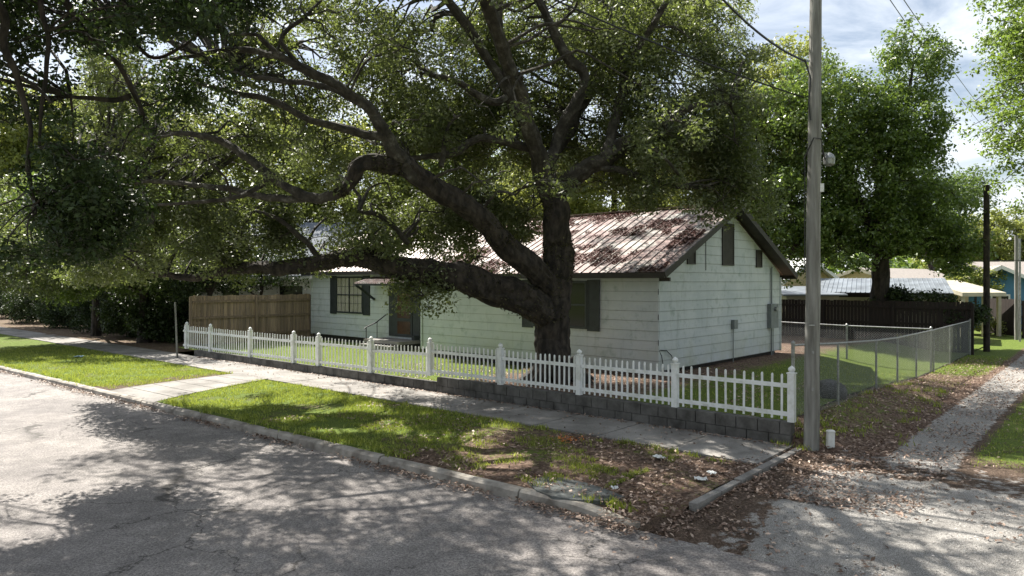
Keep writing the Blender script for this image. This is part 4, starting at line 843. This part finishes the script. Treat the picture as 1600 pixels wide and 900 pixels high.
tree('olive leaved tree drooping low over the left sidewalk in front of the dark shrubs', x0, Z, 8, 2.6,
     [(W(px, zz_) - x0, zz_ - Z, z_, rx, ry, rz) for px, zz_, z_, rx, ry, rz in ((40, 29, 3.7, 2.8, 2, 1.5), (150, 28.5, 3.9, 2.6, 2, 1.2), (250, 28, 4.2, 2.0, 1.8, 1.1), (-60, 30, 4.5, 3, 2, 2.2), (60, 33, 6, 3.4, 2, 1.8), (200, 33, 5.4, 3, 2, 1.6))], 1000, .12, M_oak, 62, .45, .2, thr=(-.6, 0))
# creeper hedge on the dark board fence, and garden plants
for lb, px, Z, zz, rx in (('leafy vine mound on top of the dark board fence by the carport', 1430, 30.5, 2.0, 1.8), ('vine mass spilling over the dark fence end beside the alley pole', 1508, 28.6, 1.5, .8), ('small shrub on the fence line right of the second oak trunk', 1400, 31, 2.1, .7)):
    tree(lb, W(px, Z), Z, zz + .5, .8, [(0, 0, zz, rx, .6, .5)], 60, .12, M_dark, 55, .32, .04, 'vine', thr=(-.9, -.3), cat='vine')
tree('low bush by the far board fence beyond the alley', W(1555, 38), 38, 1.2, .3, [(0, 0, .5, 1.2, .8, .5)], 40, .12, M_bright, 50, .3, .03, 'bush', thr=(-.9, -.3), cat='bush')
tree('small light green bush growing before the blue gabled house', W(1525, 43), 43, 4.2, .8, [(0, 0, 3.0, 1.7, 1, .8)], 70, .16, M_bright, 50, .42, .06, 'bush', thr=(-.9, -.3), cat='bush')
# ================================================================ FENCES
def board_fence(name, label, A, B, z0a, z0b, hgt, mat, bw=.14, cat='fence', back=1):
    e = empty(name, label, cat); A = Vector(A); B = Vector(B); e.location = (A.x, A.y, z0a); d = (B - A); ln = d.length; d.normalize(); nn = Vector((-d.y, d.x)) * back
    mb = MB(); n = int(ln / bw)
    for k in range(n):
        t = (k + .5) / n; p = A.lerp(B, t); z0 = z0a + (z0b - z0a) * t; dz = random.uniform(-.02, .02)
        mb.box(p, d, nn, 0, ln / n - .012, .018, z0 + .04, z0 + hgt + dz, random.random())
    mb.v = [(a - A.x, b - A.y, c - z0a) for a, b, c in mb.v]; mb.build('board_panel', mat, e)
    mb = MB()
    for hz in (.35, hgt * .55, hgt - .25): mb.bar(Vector((*(A + nn * .035), z0a + hz)), Vector((*(B + nn * .035), z0b + hz)), .04, .09)
    mb.v = [(a - A.x, b - A.y, c - z0a) for a, b, c in mb.v]; mb.build('rail', mat, e)
    m = max(2, int(ln / 2.4) + 1)
    for k in range(m):
        t = k / (m - 1); p = A.lerp(B, t) + nn * .09; z0 = z0a + (z0b - z0a) * t; mb = MB(); mb.box(p, d, nn, 0, .09, .09, z0 - .1, z0 + hgt - .05)
        mb.v = [(a - A.x, b - A.y, c - z0a) for a, b, c in mb.v]; mb.build('post', mat, e)
    return e
wl = HP(WA, WB); board_fence('wooden_fence', 'natural cedar privacy fence joining the left wing of the cottage', (wl.x - .05, wl.y + .2), (-13.1, 28.6), .25, .25, 2.04, M_cedar)
pA = Vector((18.2, 27.8)); pB = pA + Vector((-.75, .66)) * 8.5
board_fence('board_fence', 'tall dark board fence behind the side yard, below the carport', pA, pB, .0, .0, 2.05, M_wood_dark)
board_fence('board_fence', 'weathered dark board fence with missing boards in front of the blue house', (W(1546, 39), 39), (W(1596, 36), 36), 0, 0, 1.95, M_wood_dark)
def chain_fence(label, uvs, hgt, group=None):
    e = empty('chain_link_fence', label, 'fence', group); p0 = uvs[0]; e.location = p0; l = p0
    def fin(mb, nm, mat=M_gal): mb.v = [(a - l.x, b - l.y, c - l.z) for a, b, c in mb.v]; return mb.build(nm, mat, e)
    for i, p in enumerate(uvs):
        r = .034 if i in (0, len(uvs) - 1) or len(uvs) < 5 else .025
        mb = MB(); mb.tube([p - Vector((0, 0, .1)), p + Vector((0, 0, hgt + (.05 if r > .03 else -.02)))], r, 8); mb.lathe(p + Vector((0, 0, hgt + (.05 if r > .03 else -.02))), [(r + .006, -.03), (r + .006, .0), (r * .6, .025), (.004, .035)], 8); fin(mb, 'post')
    mb = MB(); mb.tube([p + Vector((0, 0, hgt)) for p in uvs], .021, 7); fin(mb, 'top_rail')
    mb = MB(); c = .055; wr = 0.0019
    for i in range(len(uvs) - 1):
        A, B = uvs[i], uvs[i + 1]; d = B - A; ln = Vector((d.x, d.y)).length; dh = Vector((d.x / ln, d.y / ln, 0)); zs = d.z / ln; nn = Vector((-dh.y, dh.x, 0)); H_ = hgt - .02
        for sgn in (1, -1):
            s = -H_
            while s < ln:
                # strand from (s,0) to (s+H,H) clipped
                t0 = max(0, -s); t1 = min(H_, ln - s)
                if t1 > t0 + .02:
                    q = []
                    for t in (t0, t1):
                        ss = s + t; zz = t if sgn > 0 else H_ - t; q.append(A + dh * ss + Vector((0, 0, zs * ss + zz + .03)) + nn * (.003 * sgn))
                    a, b_ = q; dd = (b_ - a).normalized(); w1 = dd.cross(nn).normalized() * wr; w2 = nn * wr
                    i0 = len(mb.v); mb.v += [tuple(v_) for v_ in (a + w1, a - w1 * .5 + w2, a - w1 * .5 - w2, b_ + w1, b_ - w1 * .5 + w2, b_ - w1 * .5 - w2)]
                    mb.f += [(i0, i0 + 1, i0 + 4, i0 + 3), (i0 + 1, i0 + 2, i0 + 5, i0 + 4), (i0 + 2, i0, i0 + 3, i0 + 5)]; mb.r += [0, 0, 0]
                s += c * 1.414
    fin(mb, 'wire_mesh'); return e
def U3(u, v): return UV(u, v, float(gz(.27, v)) + .0)
chain_fence('galvanised chain link fence running along the alley beside the side yard', [UV(.1, .35, .40), UV(.1, 3.0, .26), UV(.1, 6.0, .13), UV(.12, 8.2, .06), UV(.15, 10.6, .03), UV(.17, 13.2, .0), UV(.17, 16.0, .0), UV(.17, 20.3, .0)], 1.33)
q = UV(.17, 13.2); chain_fence('galvanised chain link fence crossing from the alley to the back corner of the cottage', [Vector((q.x - .05, q.y + .05, 0)), Vector((q.x - 1.95, q.y + 1.7, .0)), Vector((q.x - 3.8, q.y + 3.3, .05))], 1.36)
# ================================================================ NEIGHBOURS
def gable_house(name, label, c, ax, wid, length, z_e, z_r, wallm, roofm, trimm, z0=0, extra=None):
    """c: centre of the front gable; ax: unit vector pointing back along the ridge"""
    e = empty(name, label, 'house'); c = Vector(c); ax = Vector(ax).normalized(); sd_ = Vector((ax.y, -ax.x)); e.location = (c.x, c.y, z0)
    Q = lambda s, t, z: Vector((*(c + sd_ * s + ax * t), z)); h = wid / 2
    def fin(mb, nm, mat, par=e): mb.v = [(a - c.x, b - c.y, z - z0) for a, b, z in mb.v]; return mb.build(nm, mat, par)
    mb = MB()
    for t in (0, length): mb.poly([Q(-h, t, z0), Q(h, t, z0), Q(h, t, z_e), Q(0, t, z_r - .05), Q(-h, t, z_e)])
    for s in (-h, h): mb.poly([Q(s, 0, z0), Q(s, length, z0), Q(s, length, z_e), Q(s, 0, z_e)])
    fin(mb, 'wall', wallm); mb = MB(); k = (z_r - z_e) / h; ov = .4
    for s in (-1, 1):
        a = [Q(s * (h + ov), -ov, z_e - k * ov + .02), Q(s * (h + ov), length + ov, z_e - k * ov + .02), Q(0, length + ov, z_r + .02), Q(0, -ov, z_r + .02)]; mb.hexa([p for p in a] + [p + Vector((0, 0, .1)) for p in a])
    rf = fin(mb, 'roof', roofm); mb = MB()
    for s in (-1, 1):
        mb.bar(Q(s * (h + ov), -ov - .02, z_e - k * ov), Q(0, -ov - .02, z_r), .04, .2); mb.bar(Q(s * (h + ov + .02), -ov, z_e - k * ov), Q(s * (h + ov + .02), length + ov, z_e - k * ov), .04, .15)
    fin(mb, 'fascia', trimm)
    for (side, s, t, z, w_, hh) in (extra or []):
        mb = MB()
        if side == 'g': b = [Q(s - w_ / 2, -.04, z), Q(s + w_ / 2, -.04, z), Q(s + w_ / 2, 0, z), Q(s - w_ / 2, 0, z)]
        else: b = [Q(side * (h + .04), t - w_ / 2, z), Q(side * h, t - w_ / 2, z), Q(side * h, t + w_ / 2, z), Q(side * (h + .04), t + w_ / 2, z)]
        mb.hexa(b + [p + Vector((0, 0, hh)) for p in b]); wf = fin(mb, 'window', trimm)
        mb = MB(); m_ = sum(b, Vector()) / 4; sc = .8
        b2 = [m_ + (p - m_) * sc for p in b]; out = (Vector((-ax.x, -ax.y, 0)) if side == 'g' else Vector((sd_.x, sd_.y, 0)) * side) * .03
        mb.hexa([p + out + Vector((0, 0, hh * .1)) for p in b2] + [p + out + Vector((0, 0, hh * .9)) for p in b2]); fin(mb, 'pane', M_dglass, wf)
    return e
M_whitep = simple('white_house_paint', (.68, .69, .68), (.6, .61, .6), .6, 3)
gable_house('blue_house', 'bright blue house with a pale gabled roof beyond the alley fence', (W(1563, 43), 43), (.42, .9), 4.2, 9, 2.65, 3.75, M_blueb, M_shin, M_whitep, extra=[('g', 0, 0, 1.0, 1.0, 1.1)])
gable_house('brown_roofed_house', 'long low house with wide grey brown shingle roof behind the blue house', (W(1515, 55) , 57), (.99, -.12), 8, 16, 2.9, 4.35, M_tan, M_shin, M_whitep)
gable_house('tan_house', 'tan house with grey shingle roof showing over the carport', (W(1345, 45), 45), (.8, .6), 7, 9, 2.55, 3.65, M_tan, M_shin, M_cream, extra=[('g', 1.2, 0, 1.2, .9, 1.1)])
gable_house('pale_roofed_house', 'yellowish house with very pale roof seen between the cottage gable and the utility pole', (W(1262, 40), 40), (-.5, .86), 5.2, 8, 2.8, 4.1, M_tan, M_whitep, M_whitep, extra=[('g', .8, 0, 1.2, .8, 1.0)])
gable_house('white_house', 'neighbouring white sided house with slate blue roof beyond the cedar fence', (W(352, 36), 38), (.95, -.1), 8, 8.5, 3.3, 5.9, M_whitep, M_shinb, M_whitep, extra=[(1, 0, 4.6, 1.4, 1.4, 1.4), (1, 0, 7.4, 1.4, 1.1, 1.4), (1, 0, 1.6, 1.4, 1.0, 1.3)])
# carport
cp = empty('carport', 'open carport with long galvanised corrugated metal roof behind the dark fence', 'carport'); A = Vector((20.6, 33)); e1 = Vector((-.89, .45)).normalized(); r1 = Vector((.45, .89)).normalized(); cp.location = (A.x, A.y, 0)
Q = lambda a, b, z: Vector((*(A + e1 * a + r1 * b), z))
def cfin(mb, nm, mat, par=cp): mb.v = [(a - A.x, b - A.y, z) for a, b, z in mb.v]; return mb.build(nm, mat, par)
mb = MB(); ribbed(mb, -.1, 5.9, lambda a: Q(a, 0, 2.33), lambda a: Q(a, 4.3, 3.05), pitch=.22); cfin(mb, 'roof', M_zinc)
mb = MB(); mb.bar(Q(-.1, -.01, 2.2), Q(5.9, -.01, 2.2), .05, .2); mb.bar(Q(-.1, 4.3, 2.9), Q(5.9, 4.3, 2.9), .05, .2); cfin(mb, 'beam', M_wood_dark)
for a, b_ in ((.1, .05), (2.9, .05), (5.6, .05), (.1, 4.2), (5.6, 4.2)):
    mb = MB(); mb.box((A + e1 * a + r1 * b_), e1, r1, 0, .12, .12, 0, 2.2 + b_ * .16); cfin(mb, 'post', M_wood_dark)
mb = MB(); mb.box((A + e1 * 2.9 + r1 * 4.4), e1, r1, 0, 6, .1, 0, 2.7); cfin(mb, 'wall', M_cream)
# low shed left of pole and flat patio cover
sh = empty('shed', 'small cream shed with a pale metal roof between the cottage and the utility pole', 'shed'); c0 = Vector((W(1257, 36), 36)); sh.location = (*c0, 0)
mb = MB(); mb.box((0, 0), (1, 0), (0, 1), 0, 2.6, 2, 0, 2.15); mb.build('wall', M_cream, sh); mb = MB(); mb.hexa([Vector(q) for q in ((-1.6, -1.3, 2.16), (1.6, -1.3, 2.16), (1.6, 1.3, 2.55), (-1.6, 1.3, 2.55), (-1.6, -1.3, 2.24), (1.6, -1.3, 2.24), (1.6, 1.3, 2.63), (-1.6, 1.3, 2.63))]); mb.build('roof', M_zinc, sh)
mb = MB(); mb.box((.5, -1.02), (1, 0), (0, 1), 0, .75, .04, 0, 1.95); mb.build('door', M_tan, sh)
pc = empty('patio_cover', 'cream flat roofed patio cover on posts beside the alley pole', 'patio cover'); c0 = Vector((W(1528, 37), 38)); pc.location = (*c0, 0)
mb = MB(); mb.hexa([Vector(q) for q in ((-1.2, -1.6, 2.1), (1.35, -1.2, 2.1), (.7, 1.8, 2.75), (-1.5, 1.5, 2.75), (-1.2, -1.6, 2.3), (1.35, -1.2, 2.3), (.7, 1.8, 2.95), (-1.5, 1.5, 2.95))]); mb.build('roof', M_cream, pc)
for x_, y_ in ((-1.0, -1.3), (.15, -1.25), (1.1, -1.0)): mb = MB(); mb.box((x_, y_), (1, 0), (0, 1), 0, .16, .16, 0, 2.12); mb.build('post', M_cream, pc)
mb = MB(); mb.box((-.3, 1.2), (1, 0), (0, 1), 0, 2.4, .1, 0, 2.65); mb.build('wall', M_tan, pc)
# ================================================================ POLES, WIRES, SMALL THINGS
def pole(name, label, px, Z, z0, r0, r1, h, group=None, mat=M_pole, lean=0):
    e = empty(name, label, 'pole', group); x = W(px, Z); e.location = (x, Z, z0); mb = MB(); n = 14
    mb.tube([Vector((lean * k / n + .01 * mnoise.noise(Vector((k * .7, 1, 0))), 0, h * k / n - .15 * (k == 0))) for k in range(n + 1)], [r0 + (r1 - r0) * k / n for k in range(n + 1)], 16, True, .05); mb.build('shaft', mat, e); return e
up = pole('utility_pole', 'thick weathered wooden utility pole beside the end of the picket fence', 1267.5, 12.05, .02, .128, .088, 9.6, lean=.10)
for zz, a in ((1.0, 0), (1.62, .4), (2.1, -.5)):
    mb = MB(); mb.box((-.03 + .02 * a, -.125), (1, 0), (0, 1), 0, .10 if zz > 1.9 else .03, .012, zz, zz + (.022 if zz > 1.9 else .05))
    mb.build('tag', M_gal, up)
mb = MB(); mb.tube([Vector((-.13, -.02, 4.95)), Vector((-.02, -.15, 5.28)), Vector((.13, -.08, 5.28)), Vector((.22, .05, 5.1)), Vector((.3, .1, 4.9))], .012, 6); mb.tube([Vector((.13, -.04, 4.9)), Vector((.13, -.04, 3.2)), Vector((.12, -.03, .3))], .010, 5)
mb.tube([Vector((-.12, -.03, 5.0)), Vector((-.125, -.03, 3.0))], .009, 5); mb.build('cable_loop', M_cable, up)
mb = MB(); mb.lathe((.36, .12, 4.98), [(.03, -.14), (.09, -.1), (.1, .0), (.075, .06), (.02, .1)], 12); mb.bar((.1, .05, 5.06), (.36, .12, 5.06), .03, .03); mb.build('lamp_head', M_gal, up)
mb = MB(); mb.box((.15, -.04), (1, 0), (0, 1), 0, .07, .08, 4.38, 4.52); mb.build('junction_box', M_plastic, up)
mb = MB(); mb.box((-.11, -.03), (1, 0), (0, 1), 0, .14, .03, 6.6, 6.63); mb.build('bracket', M_gal, up)
def wire(name, label, a, b, sag, r, n=24):
    mb = MB(); a = Vector(a); b = Vector(b); mb.tube([a.lerp(b, k / n) - Vector((0, 0, sag * 4 * (k / n) * (1 - k / n))) for k in range(n + 1)], r, 5); return tag(mb.build(name, M_cable), label, 'cable')
px0 = Vector((W(1258, 12.05), 11.95, 0))
wire('service_cable', 'thick black cable sagging from the pole bracket up out of the photo', (px0.x - .05, 11.95, 6.62), P(1040, -110, 9.0), .25, .018)
mb = MB(); mb.tube([Vector((px0.x - .05, 11.93, 6.62)), Vector((px0.x + .03, 11.9, 6.3)), Vector((px0.x + .0, 11.9, 5.9)), Vector((px0.x + .04, 11.92, 5.6))], .014, 6); mb.build('cable_tail', M_cable, up).matrix_parent_inverse.translation = -up.location
wire('telephone_cable', 'long black cable crossing in front of the oak crown to the pole', P(1256, 152, 12.0), P(700, -80, 9.5), .12, .014)
wire('power_line', 'left one of the two thin power lines rising over the second oak', P(1350, -60, 30), P(1552, 215, 95), .5, .022, 30)
wire('power_line', 'right one of the two thin power lines rising over the second oak', P(1372, -60, 30), P(1565, 205, 95), .5, .022, 30)
pole('utility_pole', 'dark wooden pole beside the alley at the end of the chain link fence', 1541.5, 29, -.05, .125, .11, 6.9, mat=M_bark)
wire('drop_wire', 'short dark wire strung level from the alley pole to the right above the blue house', P(1420, 402, 31), P(1640, 405, 31), .1, .016)
pole('signal_pole', 'grey wooden pole by the far fence at the right edge', 1588, 35, -.05, .085, .08, 5.2)
pole('steel_pole', 'thin pale steel pole just right of the grey wooden one at the right edge', 1593.5, 34, -.05, .045, .045, 5.0, mat=M_gal)
pole('signpost', 'thin leaning grey post at the left end of the picket fence', 277, 26.3, .0, .035, .03, 2.1, mat=M_pole, lean=-.08)
# vent pipe
mb = MB(); p = P(1297, 698, 12.0); zb = .02
mb.hexa([Vector((p.x + a * .062, 12.0 + b * .05, zb)) for a, b in ((-1, -1), (1, -1), (1, 1), (-1, 1))] + [Vector((p.x + .01 + a * .058, 12.0 + b * .046, zb + .29)) for a, b in ((-1, -1), (1, -1), (1, 1), (-1, 1))])
mb.hexa([Vector((p.x + .01 + a * .07, 12.0 + b * .056, zb + .285)) for a, b in ((-1, -1), (1, -1), (1, 1), (-1, 1))] + [Vector((p.x + .01 + a * .055, 12.0 + b * .042, zb + .32)) for a, b in ((-1, -1), (1, -1), (1, 1), (-1, 1))])
o = mb.build('utility_marker', M_plastic); bv = o.modifiers.new('bevel', 'BEVEL'); bv.width = .012; bv.segments = 2; tag(o, 'short white plastic utility marker standing right of the pole base', 'marker')
# black planter-like sack behind pole
mb = MB(); q = P(1296, 594, 15.4)
mb.lathe((q.x, q.y, .2), [(.28, 0), (.34, .12), (.36, .3), (.30, .42), (.18, .5), (.02, .54)], 14); o = mb.build('garden_bag', M_black, smooth=True); tag(o, 'dark rounded bag on the side yard grass behind the utility pole', 'bag')
def scrap(name, label, px, py, w_, mat, seed, z=.055):
    random.seed(seed); Z = F * (CZ - z) / (py - HOR); x = (px - 800) / F * Z; mb = MB(); n = 5
    g = [[Vector((x + (i / n - .5) * w_, Z + (j / n - .5) * w_ * 1.1, z + random.uniform(0, .035))) for j in range(n + 1)] for i in range(n + 1)]
    for i in range(n):
        for j in range(n):
            if (i in (0, n - 1) and j in (0, n - 1)) or random.random() < .12: continue
            mb.poly([g[i][j], g[i + 1][j], g[i + 1][j + 1], g[i][j + 1]])
    o = mb.build(name, mat); so_ = o.modifiers.new('thick', 'SOLIDIFY'); so_.thickness = .003; tag(o, label, 'litter')
scrap('paper_scrap', 'crumpled white paper on bare soil nearest the sidewalk', 1030, 715, .19, M_plastic, 1); scrap('paper_scrap', 'flat white paper scrap close to the concrete edging strip', 1095, 749, .17, M_plastic, 2); scrap('paper_scrap', 'small greyish paper scrap lying between the two white ones', 1112, 740, .13, M_whitep, 3)
scrap('paper_scrap', 'tiny pale scrap beside the dark concrete slab', 960, 763, .10, M_whitep, 5); scrap('blue_scrap', 'pale blue plastic scrap in the grass at the left', 124, 557, .34, simple('pale_blue_plastic', (.35, .5, .6), (.3, .45, .55), .4, 3, bmp=0), 4)
Zp = F * (CZ - .05) / (686 - HOR); xp = (885 - 800) / F * Zp; Cs = np.array([(xp + random.gauss(0, .12), Zp + random.gauss(0, .12), .05 + random.uniform(0, .02)) for _ in range(110)])
o = litter('orange_petals', Cs, 'small patch of bright orange petals on the bare verge soil', .05, M_orange); o['category'] = 'petals'
